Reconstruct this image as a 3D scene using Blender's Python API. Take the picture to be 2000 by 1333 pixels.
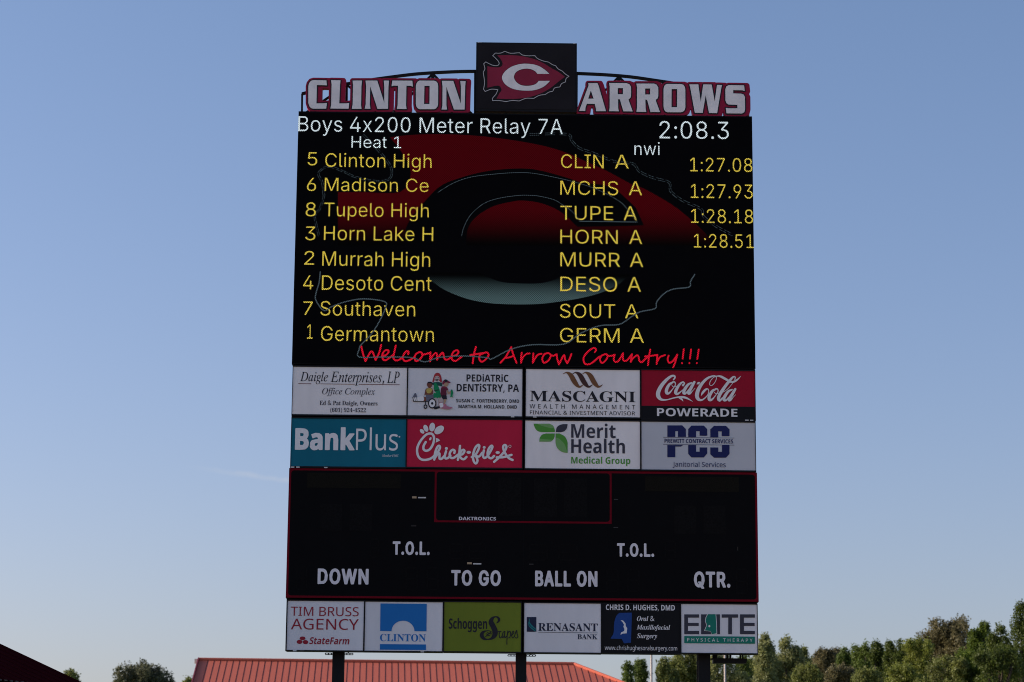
import bpy, math, random, os
import numpy as np
from mathutils import Vector, Matrix
from mathutils.geometry import tessellate_polygon

for o in list(bpy.data.objects):
    bpy.data.objects.remove(o)
SC = bpy.context.scene
COL = SC.collection
R = math.radians
RNG = random.Random(7)

# ------------------------------------------------------------------ camera
FPX = 4722.0                                   # 85 mm lens on a 36 mm sensor, in pixels of a 2000 px wide frame
YAW, PITCH, ROLL = 0.0124, 0.2097, 0.0076
Z0 = 6.23                                      # height of the lower edge of the board above the ground
CAM = Vector((-0.986, -56.24, Z0 - 4.581))
FW = Vector((math.sin(YAW) * math.cos(PITCH), math.cos(YAW) * math.cos(PITCH), math.sin(PITCH)))
R0 = Vector((math.cos(YAW), -math.sin(YAW), 0))
U0 = R0.cross(FW)
RT = R0 * math.cos(ROLL) + U0 * math.sin(ROLL)
UP = U0 * math.cos(ROLL) - R0 * math.sin(ROLL)
cam = bpy.data.cameras.new('camera')
cam.lens = 85.0
cam.sensor_width = 36.0
cam.clip_start = 0.5
cam.clip_end = 6000
cam.dof.use_dof = True
cam.dof.focus_distance = 57.4
cam.dof.aperture_fstop = 1.8
co = bpy.data.objects.new('camera', cam)
COL.objects.link(co)
M = Matrix((RT, UP, -FW)).transposed().to_4x4()
M.translation = CAM
co.matrix_world = M
SC.camera = co

# ------------------------------------------------------------------ sky and sun
SUN_EL, SUN_AZ = 20.0, -81.0                   # azimuth measured from +Y towards +X
world = bpy.data.worlds.new('World')
SC.world = world
world.use_nodes = True
nt = world.node_tree
bg = nt.nodes['Background']
sky = nt.nodes.new('ShaderNodeTexSky')
sky.sky_type = 'NISHITA'
sky.sun_disc = False
sky.sun_elevation = R(SUN_EL)
sky.sun_rotation = R(SUN_AZ)
sky.altitude = 80
sky.air_density = 1.0
sky.dust_density = 1.6
sky.ozone_density = 1.0
tint = nt.nodes.new('ShaderNodeMix')
tint.data_type = 'RGBA'
tint.blend_type = 'MULTIPLY'
tint.inputs[0].default_value = 1.0
tcz = nt.nodes.new('ShaderNodeTexCoord')
spz = nt.nodes.new('ShaderNodeSeparateXYZ')
nt.links.new(tcz.outputs['Generated'], spz.inputs[0])
rz = nt.nodes.new('ShaderNodeValToRGB')              # hazier, more lavender air near the horizon
rz.color_ramp.elements[0].position = 0.06
rz.color_ramp.elements[0].color = (1.0, 0.945, 1.17, 1)
rz.color_ramp.elements[1].position = 0.34
rz.color_ramp.elements[1].color = (0.945, 1.0, 1.21, 1)
nt.links.new(spz.outputs[2], rz.inputs[0])
nt.links.new(rz.outputs[0], tint.inputs[7])
nt.links.new(sky.outputs[0], tint.inputs[6])
nt.links.new(tint.outputs[2], bg.inputs[0])
bg.inputs[1].default_value = 0.134

def sky_streak(d0, d1, width, amount):
    """a thin stretched cloud between two directions of the sky"""
    n, l = nt.nodes, nt.links
    d0, d1 = d0.normalized(), d1.normalized()
    tv = (d1 - d0)
    L = tv.length
    tv.normalize()
    nv = d0.cross(d1).normalized()
    tc = n.new('ShaderNodeTexCoord')
    def vm(op, v):
        k = n.new('ShaderNodeVectorMath')
        k.operation = op
        l.new(tc.outputs['Generated'], k.inputs[0])
        k.inputs[1].default_value = v
        return k.outputs['Value']
    def mm(op, a, b):
        k = n.new('ShaderNodeMath')
        k.operation = op
        for i, v in enumerate((a, b)):
            if isinstance(v, float):
                k.inputs[i].default_value = v
            else:
                l.new(v, k.inputs[i])
        return k.outputs[0]
    nz = n.new('ShaderNodeTexNoise')
    nz.inputs['Scale'].default_value = 130.0
    nz.inputs['Detail'].default_value = 4
    l.new(tc.outputs['Generated'], nz.inputs['Vector'])
    t = mm('DIVIDE', mm('SUBTRACT', vm('DOT_PRODUCT', tv), float(d0.dot(tv))), float(L))
    sv = mm('ABSOLUTE', mm('ADD', vm('DOT_PRODUCT', nv), mm('MULTIPLY', mm('SUBTRACT', nz.outputs[0], 0.5), float(width) * 1.6)), 0.0)
    def mr(v, a, b, c, d):
        k = n.new('ShaderNodeMapRange')
        k.interpolation_type = 'SMOOTHSTEP'
        for i, q in enumerate((a, b, c, d)):
            k.inputs[i + 1].default_value = q
        l.new(v, k.inputs[0])
        return k.outputs[0]
    f = mm('MULTIPLY', mr(sv, 0.0, width, 1.0, 0.0), mm('MULTIPLY', mr(t, 0.0, 0.75, 0.0, 1.0), mr(t, 1.0, 1.5, 1.0, 0.0)))
    f = mm('MULTIPLY', f, mr(nz.outputs[0], 0.3, 0.62, 0.45, 1.0))
    mx = n.new('ShaderNodeMix')
    mx.data_type = 'RGBA'
    mx.inputs[7].default_value = (4.6, 4.7, 5.0, 1)
    l.new(mm('MULTIPLY', f, float(amount)), mx.inputs[0])
    l.new(tint.outputs[2], mx.inputs[6])
    l.new(mx.outputs[2], bg.inputs[0])

sun = bpy.data.lights.new('sun', 'SUN')
sun.energy = 4.9
sun.angle = R(0.53)
sun.color = (1.0, 0.90, 0.77)
so = bpy.data.objects.new('sun', sun)
COL.objects.link(so)
sd = Vector((math.sin(R(SUN_AZ)) * math.cos(R(SUN_EL)), math.cos(R(SUN_AZ)) * math.cos(R(SUN_EL)), math.sin(R(SUN_EL))))
so.rotation_euler = (-sd).to_track_quat('-Z', 'Y').to_euler()
so.location = (-40, 30, 60)

SC.view_settings.view_transform = 'Standard'
SC.view_settings.look = 'None'
SC.view_settings.exposure = 0.0
SC.view_settings.gamma = 1.0
SC.cycles.filter_width = 1.05
SC.cycles.max_bounces = 6

# ------------------------------------------------------------------ helpers
def ray(px, py):
    return FW + RT * ((px - 1000.0) / FPX) - UP * ((py - 666.5) / FPX)

sky_streak(ray(350, 910), ray(560, 939), 0.0016, 0.24)

def P(px, py, Y=0.0):
    """the point of the plane y = Y that the photograph shows at this pixel"""
    d = ray(px, py)
    return CAM + d * ((Y - CAM.y) / d.y)

def mat(name, rgb, rough=0.6, spec=0.3, metal=0.0, var=0.06, scale=3.0, bump=0.0, stretch=(1, 1, 1)):
    m = bpy.data.materials.get(name)
    if m:
        return m
    m = bpy.data.materials.new(name)
    m.use_nodes = True
    n, l = m.node_tree.nodes, m.node_tree.links
    b = n['Principled BSDF']
    b.inputs['Roughness'].default_value = rough
    b.inputs['Specular IOR Level'].default_value = spec
    b.inputs['Metallic'].default_value = metal
    tc = n.new('ShaderNodeTexCoord')
    mp = n.new('ShaderNodeMapping')
    mp.inputs['Scale'].default_value = stretch
    l.new(tc.outputs['Object'], mp.inputs[0])
    nz = n.new('ShaderNodeTexNoise')
    nz.inputs['Scale'].default_value = scale
    nz.inputs['Detail'].default_value = 5
    l.new(mp.outputs[0], nz.inputs['Vector'])
    rp = n.new('ShaderNodeValToRGB')
    rp.color_ramp.elements[0].position = 0.3
    rp.color_ramp.elements[1].position = 0.7
    rp.color_ramp.elements[0].color = [c * (1 - var) for c in rgb] + [1]
    rp.color_ramp.elements[1].color = [min(1, c * (1 + var)) for c in rgb] + [1]
    l.new(nz.outputs[0], rp.inputs[0])
    l.new(rp.outputs[0], b.inputs['Base Color'])
    if bump:
        bp = n.new('ShaderNodeBump')
        bp.inputs['Strength'].default_value = bump
        bp.inputs['Distance'].default_value = 0.02
        l.new(nz.outputs[0], bp.inputs['Height'])
        l.new(bp.outputs[0], b.inputs['Normal'])
    return m

LED_PITCH = 0.046
def led(name, rgb, strength=1.0, fade=None):
    """lit pixels of the video display: emission in a fine dot raster; fade = (z_dark, z_full) for a graphic that fades out"""
    m = bpy.data.materials.new(name)
    m.use_nodes = True
    n, l = m.node_tree.nodes, m.node_tree.links
    b = n['Principled BSDF']
    b.inputs['Base Color'].default_value = (0.004, 0.004, 0.004, 1)
    b.inputs['Roughness'].default_value = 0.9
    b.inputs['Specular IOR Level'].default_value = 0.0
    b.inputs['Emission Color'].default_value = (*rgb, 1)
    g = n.new('ShaderNodeNewGeometry')
    sp = n.new('ShaderNodeSeparateXYZ')
    l.new(g.outputs['Position'], sp.inputs[0])
    def mth(op, a, c=None):
        k = n.new('ShaderNodeMath')
        k.operation = op
        for i, v in enumerate((a, c)):
            if v is None:
                continue
            if isinstance(v, (int, float)):
                k.inputs[i].default_value = v
            else:
                l.new(v, k.inputs[i])
        return k.outputs[0]
    w = 2 * math.pi / LED_PITCH
    sx = mth('SINE', mth('MULTIPLY', sp.outputs[0], w))
    sz = mth('SINE', mth('MULTIPLY', sp.outputs[2], w))
    v = mth('ADD', mth('MULTIPLY', mth('MULTIPLY', sx, sz), 1.0), 1.0)
    v = mth('MULTIPLY', v, strength)
    if fade:
        mr = n.new('ShaderNodeMapRange')
        mr.interpolation_type = 'SMOOTHSTEP'
        mr.inputs['From Min'].default_value = fade[0]
        mr.inputs['From Max'].default_value = fade[1]
        l.new(sp.outputs[2], mr.inputs['Value'])
        v = mth('MULTIPLY', v, mr.outputs[0])
    l.new(v, b.inputs['Emission Strength'])
    return m

class MB:
    """collects faces and links them as ONE mesh object"""
    def __init__(s):
        s.v, s.f, s.mi = [], [], []
    def add(s, vs, fs, mi=0):
        k = len(s.v)
        s.v += [tuple(p) for p in vs]
        s.f += [tuple(i + k for i in f) for f in fs]
        s.mi += [mi] * len(fs)
    def box(s, x0, x1, y0, y1, z0, z1, mi=0):
        vs = [(x, y, z) for x in (x0, x1) for y in (y0, y1) for z in (z0, z1)]
        s.add(vs, [(0, 1, 3, 2), (4, 6, 7, 5), (0, 4, 5, 1), (2, 3, 7, 6), (0, 2, 6, 4), (1, 5, 7, 3)], mi)
    def bar(s, a, b, w, h=None, mi=0):
        """a square bar from a to b"""
        a, b = Vector(a), Vector(b)
        h = h or w
        d = (b - a).normalized()
        u = d.cross(Vector((0, 1, 0)))
        if u.length < 1e-3:
            u = Vector((1, 0, 0))
        u.normalize()
        q = d.cross(u)
        vs = []
        for p in (a, b):
            for i, j in ((-1, -1), (1, -1), (1, 1), (-1, 1)):
                vs.append(p + u * (i * w / 2) + q * (j * h / 2))
        s.add(vs, [(0, 1, 2, 3), (7, 6, 5, 4), (0, 4, 5, 1), (1, 5, 6, 2), (2, 6, 7, 3), (3, 7, 4, 0)], mi)
    def tube(s, pts, rad, n=8, mi=0):
        pts = [Vector(p) for p in pts]
        k = len(pts)
        vs = []
        for i, p in enumerate(pts):
            d = (pts[min(i + 1, k - 1)] - pts[max(i - 1, 0)]).normalized()
            u = d.cross(Vector((0.31, 0.95, 0.05))).normalized()
            q = d.cross(u)
            r = rad[i] if isinstance(rad, (list, tuple)) else rad
            vs += [p + u * (r * math.cos(2 * math.pi * a / n)) + q * (r * math.sin(2 * math.pi * a / n)) for a in range(n)]
        fs = [(i * n + a, i * n + (a + 1) % n, (i + 1) * n + (a + 1) % n, (i + 1) * n + a) for i in range(k - 1) for a in range(n)]
        fs += [tuple(range(n))[::-1], tuple((k - 1) * n + a for a in range(n))]
        s.add(vs, fs, mi)
    def build(s, name, mats, parent=None, smooth=False):
        me = bpy.data.meshes.new(name)
        org = parent_origin(parent)
        me.from_pydata([(x - org[0], y - org[1], z - org[2]) for x, y, z in s.v], [], s.f)
        if not isinstance(mats, (list, tuple)):
            mats = [mats]
        for m in mats:
            me.materials.append(m)
        if len(mats) > 1:
            me.polygons.foreach_set('material_index', s.mi)
        if smooth:
            me.polygons.foreach_set('use_smooth', [True] * len(s.f))
        me.update()
        o = bpy.data.objects.new(name, me)
        COL.objects.link(o)
        if parent:
            o.parent = parent
        return o

def parent_origin(p):
    v = Vector((0, 0, 0))
    while p:
        v += p.location
        p = p.parent
    return v

def tag(o, label=None, cat=None, group=None, kind=None):
    for k, v in (('label', label), ('category', cat), ('group', group), ('kind', kind)):
        if v:
            o[k] = v
    return o

def thing(name, loc, label, cat, group=None):
    o = bpy.data.objects.new(name, None)
    o.empty_display_size = 0.3
    COL.objects.link(o)
    o.location = loc
    return tag(o, label, cat, group)

def smooth(pts, n=5, closed=False):
    """Catmull-Rom through points of any width"""
    a = np.array(pts, float)
    k = len(a)
    out = []
    rng = range(k) if closed else range(k - 1)
    for i in rng:
        p1, p2 = a[i], a[(i + 1) % k]
        p0 = a[(i - 1) % k] if closed or i > 0 else 2 * p1 - p2
        p3 = a[(i + 2) % k] if closed or i + 2 < k else 2 * p2 - p1
        for j in range(n):
            t = j / n
            out.append(0.5 * (2 * p1 + (p2 - p0) * t + (2 * p0 - 5 * p1 + 4 * p2 - p3) * t * t + (3 * p1 - p0 - 3 * p2 + p3) * t ** 3))
    if not closed:
        out.append(a[-1])
    return [tuple(q) for q in out]

def ell(cx, cy, rx, ry, rot=0, n=22):
    c, s = math.cos(R(rot)), math.sin(R(rot))
    return [(cx + rx * math.cos(t) * c - ry * math.sin(t) * s, cy + rx * math.cos(t) * s + ry * math.sin(t) * c)
            for t in [2 * math.pi * i / n for i in range(n)]]

class Zoom:
    """coordinates read in an enlarged piece of the photograph"""
    def __init__(s, ox, oy, k):
        s.ox, s.oy, s.k = ox, oy, k
    def __call__(s, pts):
        return [(s.ox + p[0] / s.k, s.oy + p[1] / s.k) + tuple(w / s.k for w in p[2:]) for p in pts]

MPP = (P(1100, 700) - P(1000, 700)).length / 100       # metres per photograph pixel on the board

class Flat:
    """print, vinyl or lit pixels lying on the front of the board"""
    def __init__(s, y=-0.018):
        s.mb, s.y, s.n = MB(), y, 0
        s.lines, s.whole = {}, False                # lettering: one mesh per line
    def poly(s, pts, holes=(), mi=0, dy=None):
        loops = [[P(x, y) for x, y in lp] for lp in [pts, *holes]]
        flat = [Vector((p.x, p.z, 0)) for lp in loops for p in lp]
        tri = tessellate_polygon([[Vector((p.x, p.z, 0)) for p in lp] for lp in loops])
        yy = s.y - (0.0006 * s.n if dy is None else dy)
        s.n += 1
        fs = []
        for a, b, c in tri:
            A, B, C = flat[a], flat[b], flat[c]
            if (B - A).cross(C - A).z < 0:
                b, c = c, b
            fs.append((a, b, c))
        s.mb.add([(p.x, yy, p.y) for p in flat], fs, mi)
        return s
    def rect(s, x0, y0, x1, y1, mi=0):
        """an upright rectangle on the board; the y of both edges is read at the middle"""
        xm = (x0 + x1) / 2
        ym = (y0 + y1) / 2
        a, b = P(xm, y0), P(xm, y1)
        l, r = P(x0, ym), P(x1, ym)
        yy = s.y - 0.0006 * s.n
        s.n += 1
        s.mb.add([(l.x, yy, b.z), (r.x, yy, b.z), (r.x, yy, a.z), (l.x, yy, a.z)], [(0, 1, 2, 3)], mi)
        return s
    def stroke(s, pts, w=None, sm=True, mi=0, n=6, caps=True):
        """a drawn line of even or changing width"""
        if w is not None:
            pts = [(p[0], p[1], w) for p in pts]
        q = smooth(pts, n) if sm and len(pts) > 2 else pts
        Q = [(P(p[0], p[1]), max(p[2], 0.3) * MPP / 2) for p in q]
        c = [Vector((p.x, p.z)) for p, _ in Q]
        k = len(c)
        y0 = s.y - 0.0006 * s.n
        s.n += 1
        vs = []
        for i in range(k):
            d = c[min(i + 1, k - 1)] - c[max(i - 1, 0)]
            d = d.normalized() if d.length > 1e-6 else Vector((1, 0))
            nn = Vector((-d.y, d.x)) * Q[i][1]
            yy = y0 - 0.003 * i / k
            vs += [(c[i].x + nn.x, yy, c[i].y + nn.y), (c[i].x - nn.x, yy, c[i].y - nn.y)]
        s.mb.add(vs, [(2 * i, 2 * i + 1, 2 * i + 3, 2 * i + 2) for i in range(k - 1)], mi)
        if caps:
            for i, sg in ((0, 1), (k - 1, -1)):
                d = (c[min(i + 1, k - 1)] - c[max(i - 1, 0)])
                d = d.normalized() if d.length > 1e-6 else Vector((1, 0))
                r, yy = Q[i][1], y0 - 0.003 * i / k
                nn = Vector((-d.y, d.x))
                fan = [c[i] + (nn * math.cos(t) - d * (sg * math.sin(t))) * r for t in [math.pi * a / 8 for a in range(9)]]
                s.mb.add([(p.x, yy, p.y) for p in fan], [tuple(range(9))], mi)
        return s
    def build(s, name, mats, parent):
        for mb in s.lines.values():
            mb.build(name, mats, parent)
        if s.mb.v:
            return s.mb.build(name, mats, parent)

# ------------------------------------------------------------------ lettering
FDIR = ''
try:
    FDIR = bpy.utils.system_resource('DATAFILES', path='fonts')
except Exception:
    pass
def font(fn):
    try:
        return bpy.data.fonts.load(os.path.join(FDIR, fn), check_existing=True)
    except Exception:
        return None
F_INTER, F_MATH = font('Inter.woff2'), font('NotoSansMath-Regular.woff2')
ALPHA = {'serif': (0x1D400, 0x1D41A, 0x1D7CE), 'italic': (0x1D434, 0x1D44E, None), 'bscript': (0x1D4D0, 0x1D4EA, None),
         'sans': (0x1D5A0, 0x1D5BA, 0x1D7E2), 'sansb': (0x1D5D4, 0x1D5EE, 0x1D7EC), 'bital': (0x1D468, 0x1D482, None), 'sansbi': (0x1D63C, 0x1D656, None)}
def styled(t, st):
    if st not in ALPHA:
        return t
    u, lo, dg = ALPHA[st]
    r = ''
    for ch in t:
        if 'A' <= ch <= 'Z':
            r += chr(u + ord(ch) - 65)
        elif 'a' <= ch <= 'z':
            r += 'ℎ' if (st == 'italic' and ch == 'h') else chr(lo + ord(ch) - 97)
        elif '0' <= ch <= '9' and dg:
            r += chr(dg + ord(ch) - 48)
        else:
            r += ch
    return r

JOBS = []
def text(grp, s, st, x0, x1, ytop, ybase, mi=0, weight=0.0, shear=0.0, space=1.0, cap='H', dy=0.0, row=None):
    """queue a line of lettering: left, right, cap line and base line in pixels of the photograph, y read at its middle"""
    xm = (x0 + x1) / 2
    zb, zt = P(xm, ybase).z, P(xm, ytop).z
    ym = (ytop + ybase) / 2
    JOBS.append(dict(grp=grp, s=styled(s, st), st=st, cap=styled(cap, st), x0=P(x0, ym).x, x1=P(x1, ym).x, zb=zb, zt=zt, mi=mi, weight=weight, shear=shear, space=space, dy=dy, row=len(JOBS) if row is None else row, ord=grp.n))
    grp.n += 1

def contours(o, dg):
    """the outlines of a text object as loops of points"""
    cu = o.to_curve(dg)
    out = []
    for sp in cu.splines:
        if sp.type == 'BEZIER':
            bp = sp.bezier_points
            k = len(bp)
            lp = []
            for i in range(k):
                p, q = bp[i], bp[(i + 1) % k]
                A, B, C, D = p.co, p.handle_right, q.handle_left, q.co
                straight = ((B - A).cross(D - A)).length < 1e-6 and ((C - A).cross(D - A)).length < 1e-6
                n = 1 if straight else 5
                for j in range(n):
                    t = j / n
                    u = 1 - t
                    r = A * u ** 3 + B * (3 * u * u * t) + C * (3 * u * t * t) + D * t ** 3
                    lp.append((r.x, r.y))
        else:
            lp = [(p.co.x, p.co.y) for p in sp.points]
        q = [lp[0]]
        for p in lp[1:]:
            if math.hypot(p[0] - q[-1][0], p[1] - q[-1][1]) > 1e-5:
                q.append(p)
        if len(q) > 2:
            out.append(q)
    o.to_curve_clear()
    return out

def l_area(q):
    return 0.5 * sum(q[i][0] * q[(i + 1) % len(q)][1] - q[(i + 1) % len(q)][0] * q[i][1] for i in range(len(q)))

def l_inside(p, q):
    c = False
    for i in range(len(q)):
        a, b = q[i], q[(i + 1) % len(q)]
        if (a[1] > p[1]) != (b[1] > p[1]) and p[0] < (b[0] - a[0]) * (p[1] - a[1]) / (b[1] - a[1]) + a[0]:
            c = not c
    return c

def finish_text():
    """turn the queued lines into flat meshes, one per line"""
    tmp = []
    caps = {}
    def curve(body, st, space=1.0):
        c = bpy.data.curves.new('lettering', 'FONT')
        c.body = body
        c.space_character = space
        f = F_INTER if st == 'inter' else (F_MATH if st in ALPHA else None)
        if f:
            c.font = f
        o = bpy.data.objects.new('lettering', c)
        COL.objects.link(o)
        tmp.append(o)
        return o
    for j in JOBS:
        j['o'] = curve(j['s'], j['st'], j['space'])
        k = (j['st'], j['cap'])
        if k not in caps:
            caps[k] = curve(j['cap'], j['st'])
    dg = bpy.context.evaluated_depsgraph_get()
    caph = {k: max([p[1] for lp in contours(o, dg) for p in lp] or [0.7]) for k, o in caps.items()}
    for j in JOBS:
        lps = contours(j['o'], dg)
        if not lps:
            continue
        ch = caph[(j['st'], j['cap'])]
        lps = [[(x + y * j['shear'], y) for x, y in lp] for lp in lps]
        xa = min(p[0] for lp in lps for p in lp)
        xb = max(p[0] for lp in lps for p in lp)
        big = max(lps, key=lambda q: abs(l_area(q)))
        sg = math.copysign(1, l_area(big))
        outer = [q for q in lps if l_area(q) * sg > 0]
        hole = [q for q in lps if l_area(q) * sg <= 0]
        grp = [(q, [h for h in hole if l_inside(h[0], q)]) for q in outer]
        kx, kz = (j['x1'] - j['x0']) / (xb - xa), (j['zt'] - j['zb']) / ch
        pad = 0.0
        if j['weight'] or j['st'] == 'inter':    # outlines that overlap or have to grow: merge them glyph by glyph, in final proportions
            q = [[((x - xa) * kx * 100, y * kz * 100) for x, y in lp] for lp in lps]
            w = j['weight'] * (j['zt'] - j['zb']) * 100
            span = max(p[0] for lp in q for p in lp)
            q.sort(key=lambda lp: min(p[0] for p in lp))
            clus = []
            for lp in q:
                lo, hi = min(p[0] for p in lp), max(p[0] for p in lp)
                if clus and lo < clus[-1][0] + 2 * w:
                    clus[-1][0] = max(clus[-1][0], hi)
                    clus[-1][1].append(lp)
                else:
                    clus.append([hi, [lp]])
            hgt = (j['zt'] - j['zb']) * 100
            grp = []
            for _, cl in clus:
                grp += union_loops([(cl[0], cl[1:])], max(w, 0) + hgt * 0.002, 0, step=max(hgt / 70, 0.2), tol=hgt * 0.003, wind=True)
            if w < 0:
                g0, grp = grp, []
                for lp, hs in g0:
                    grp += union_loops([(lp, hs)], w, 0, step=max(hgt / 70, 0.2), tol=hgt * 0.003, wind=True)
            xs = [p[0] for lp, _ in grp for p in lp]
            xa2, xb2 = min(xs), max(xs)
            f = span / (xb2 - xa2)
            fz = hgt / (hgt + 2 * w)
            grp = [([((x - xa2) * f / 100, (y + w) * fz / 100) for x, y in lp], [[((x - xa2) * f / 100, (y + w) * fz / 100) for x, y in h] for h in hs]) for lp, hs in grp]
            kx = kz = 1.0
            xa = 0.0
        g = j['grp']
        mb = g.mb if g.whole else g.lines.setdefault(j['row'], MB())
        for i, (lp, hs) in enumerate(grp):
            y = g.y - 0.0006 * (j['ord'] % 12) - j['dy'] - 0.0002 * (i % 5)
            loops = [[Vector(((x - xa) * kx + j['x0'], z * kz + j['zb'], 0)) for x, z in q] for q in [lp, *hs]]
            flat = [p for q in loops for p in q]
            fs = []
            for a, b, c in tessellate_polygon(loops):
                if (flat[b] - flat[a]).cross(flat[c] - flat[a]).z < 0:
                    b, c = c, b
                fs.append((a, b, c))
            mb.add([(p.x, y, p.y) for p in flat], fs, j['mi'])
    for o in tmp:
        c = o.data
        bpy.data.objects.remove(o)
        bpy.data.curves.remove(c)

LATE = []                                       # (Flat, name, materials, parent) linked once the lettering is in
def late(g, name, mats, parent, label=None):
    LATE.append((g, name, mats, parent, label))

# ------------------------------------------------------------------ union outlines for the cut-out letters
def union_loops(polys, d, shift=0.0, step=0.6, clip=None, tol=0.06, wind=False):
    """outline (loops of pixels) of all polygons grown by d and dragged to the right by shift"""
    allp = np.array([p for lp, hs in polys for q in ([lp, *hs] if wind else [lp]) for p in q])
    x0, y0 = allp.min(0) - d - 2 * step - (0 if wind else 2)
    x1, y1 = allp.max(0) + d + shift + 3 * step + (0 if wind else 2)
    gx, gy = np.arange(x0, x1, step), np.arange(y0, y1, step)
    X, Y = np.meshgrid(gx, gy)
    def field(sx):
        D = np.full(X.shape, 1e9)
        IN = np.zeros(X.shape, bool)
        for lp, hs in polys:
            ins = np.zeros(X.shape, int)
            for q in [lp, *hs]:
                k = len(q)
                for i in range(k):
                    ax, ay = q[i][0] + sx, q[i][1]
                    bx, by = q[(i + 1) % k][0] + sx, q[(i + 1) % k][1]
                    ex, ey = bx - ax, by - ay
                    t = np.clip(((X - ax) * ex + (Y - ay) * ey) / max(ex * ex + ey * ey, 1e-9), 0, 1)
                    D = np.minimum(D, np.hypot(X - ax - t * ex, Y - ay - t * ey))
                    if ay != by:
                        cr = ((ay > Y) != (by > Y)) & (X < (bx - ax) * (Y - ay) / (by - ay) + ax)
                        ins += np.where(cr, 1 if by > ay else -1, 0) if wind else cr
            IN |= (ins != 0) if wind else (ins % 2 == 1)
        return np.where(IN, d + D, d - D)
    Fd = field(0)
    for k in range(1, int(shift / 1.2) + 1):
        Fd = np.maximum(Fd, field(shift * k / int(shift / 1.2)))
    if clip:
        Fd = np.minimum(Fd, (clip[0] + clip[1] * (X - clip[2])) - Y)
    Fd[0], Fd[-1], Fd[:, 0], Fd[:, -1] = -1, -1, -1, -1
    seg = {}
    H, W = Fd.shape
    S = (Fd > 0).astype(int)
    code = S[:-1, :-1] + 2 * S[:-1, 1:] + 4 * S[1:, 1:] + 8 * S[1:, :-1]
    T = {1: [(3, 0)], 2: [(0, 1)], 3: [(3, 1)], 4: [(1, 2)], 5: [(3, 0), (1, 2)], 6: [(0, 2)], 7: [(3, 2)], 8: [(2, 3)], 9: [(2, 0)],
         10: [(0, 1), (2, 3)], 11: [(2, 1)], 12: [(1, 3)], 13: [(1, 0)], 14: [(0, 3)]}
    def edge(i, j, e):
        return {0: ('h', i, j), 1: ('v', i, j + 1), 2: ('h', i + 1, j), 3: ('v', i, j)}[e]
    for i, j in zip(*np.nonzero((code > 0) & (code < 15))):
        for a, b in T[int(code[i, j])]:
            seg[edge(i, j, a)] = edge(i, j, b)
    def pt(e):
        k, i, j = e
        if k == 'h':
            a, b = Fd[i, j], Fd[i, j + 1]
            return (gx[j] + step * a / (a - b), gy[i])
        a, b = Fd[i, j], Fd[i + 1, j]
        return (gx[j], gy[i] + step * a / (a - b))
    loops = []
    while seg:
        st = next(iter(seg))
        cur, lp = st, []
        while cur in seg:
            lp.append(pt(cur))
            cur = seg.pop(cur)
        if len(lp) > (5 if wind else 12):
            q = [lp[0]]                          # drop points on straight runs
            for k in range(1, len(lp) - 1):
                a, b, c = q[-1], lp[k], lp[k + 1]
                L = math.hypot(c[0] - a[0], c[1] - a[1])
                if L > 0 and abs((c[0] - a[0]) * (a[1] - b[1]) - (a[0] - b[0]) * (c[1] - a[1])) / L > tol or math.hypot(b[0] - a[0], b[1] - a[1]) > 12:
                    q.append(b)
            loops.append(q)
    def area(q):
        return 0.5 * sum(q[i][0] * q[(i + 1) % len(q)][1] - q[(i + 1) % len(q)][0] * q[i][1] for i in range(len(q)))
    big = [l for l in loops if abs(area(l)) > (0.5 if wind else 4)]
    sgn = np.sign(area(max(big, key=lambda l: abs(area(l)))))
    outer = [l for l in big if np.sign(area(l)) == sgn]
    hole = [l for l in big if np.sign(area(l)) != sgn]
    def inside(p, q):
        c = False
        for i in range(len(q)):
            a, b = q[i], q[(i + 1) % len(q)]
            if (a[1] > p[1]) != (b[1] > p[1]) and p[0] < (b[0] - a[0]) * (p[1] - a[1]) / (b[1] - a[1]) + a[0]:
                c = not c
        return c
    return [(o, [h for h in hole if inside(h[0], o)]) for o in outer]

def extrude_loops(groups, y0, y1):
    mb = MB()
    for lp, hs in groups:
        loops = [[P(x, y) for x, y in q] for q in [lp, *hs]]
        flat = [p for q in loops for p in q]
        tri = tessellate_polygon([[Vector((p.x, p.z, 0)) for p in q] for q in loops])
        mb.add([(p.x, y0, p.z) for p in flat], tri)
        mb.add([(p.x, y1, p.z) for p in flat], tri)
        for q in loops:
            k = len(q)
            mb.add([(p.x, y0, p.z) for p in q] + [(p.x, y1, p.z) for p in q], [(i, (i + 1) % k, k + (i + 1) % k, k + i) for i in range(k)])
    return mb

# ------------------------------------------------------------------ materials
BLK = mat('black_painted_steel', (0.012, 0.012, 0.014), 0.55, 0.12)
CAB = mat('black_cabinet', (0.008, 0.008, 0.010), 0.6, 0.08)
PANEL = mat('black_score_face', (0.0045, 0.0044, 0.0052), 0.7, 0.06)
LEDFACE = mat('unlit_display_face', (0.004, 0.004, 0.005), 0.9, 0.02)
MODULE = mat('digit_module_face', (0.0076, 0.0074, 0.0078), 0.8, 0.05, scale=30, var=0.3)
MATRIX = mat('name_matrix_face', (0.0095, 0.0084, 0.006), 0.7, 0.06, scale=60, var=0.5)
STICK = mat('white_sticker', (0.6, 0.6, 0.58))
TAN = mat('tan_sticker', (0.45, 0.33, 0.2))
STRIPE = mat('dark_red_stripe', (0.16, 0.003, 0.012), 0.6, 0.05)
GRAYW = mat('white_captions', (0.80, 0.78, 0.80))
def vinyl(name, rgb):
    return mat(name, rgb, 0.45, 0.12, var=0.075, scale=0.8, stretch=(2.2, 1, 0.6), bump=0.04)
V_WHITE = vinyl('white_sign_face', (0.90, 0.87, 0.845))
V_COOL = vinyl('cool_white_sign_face', (0.78, 0.78, 0.79))
V_TEAL = vinyl('teal_sign_face', (0.006, 0.15, 0.22))
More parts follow.
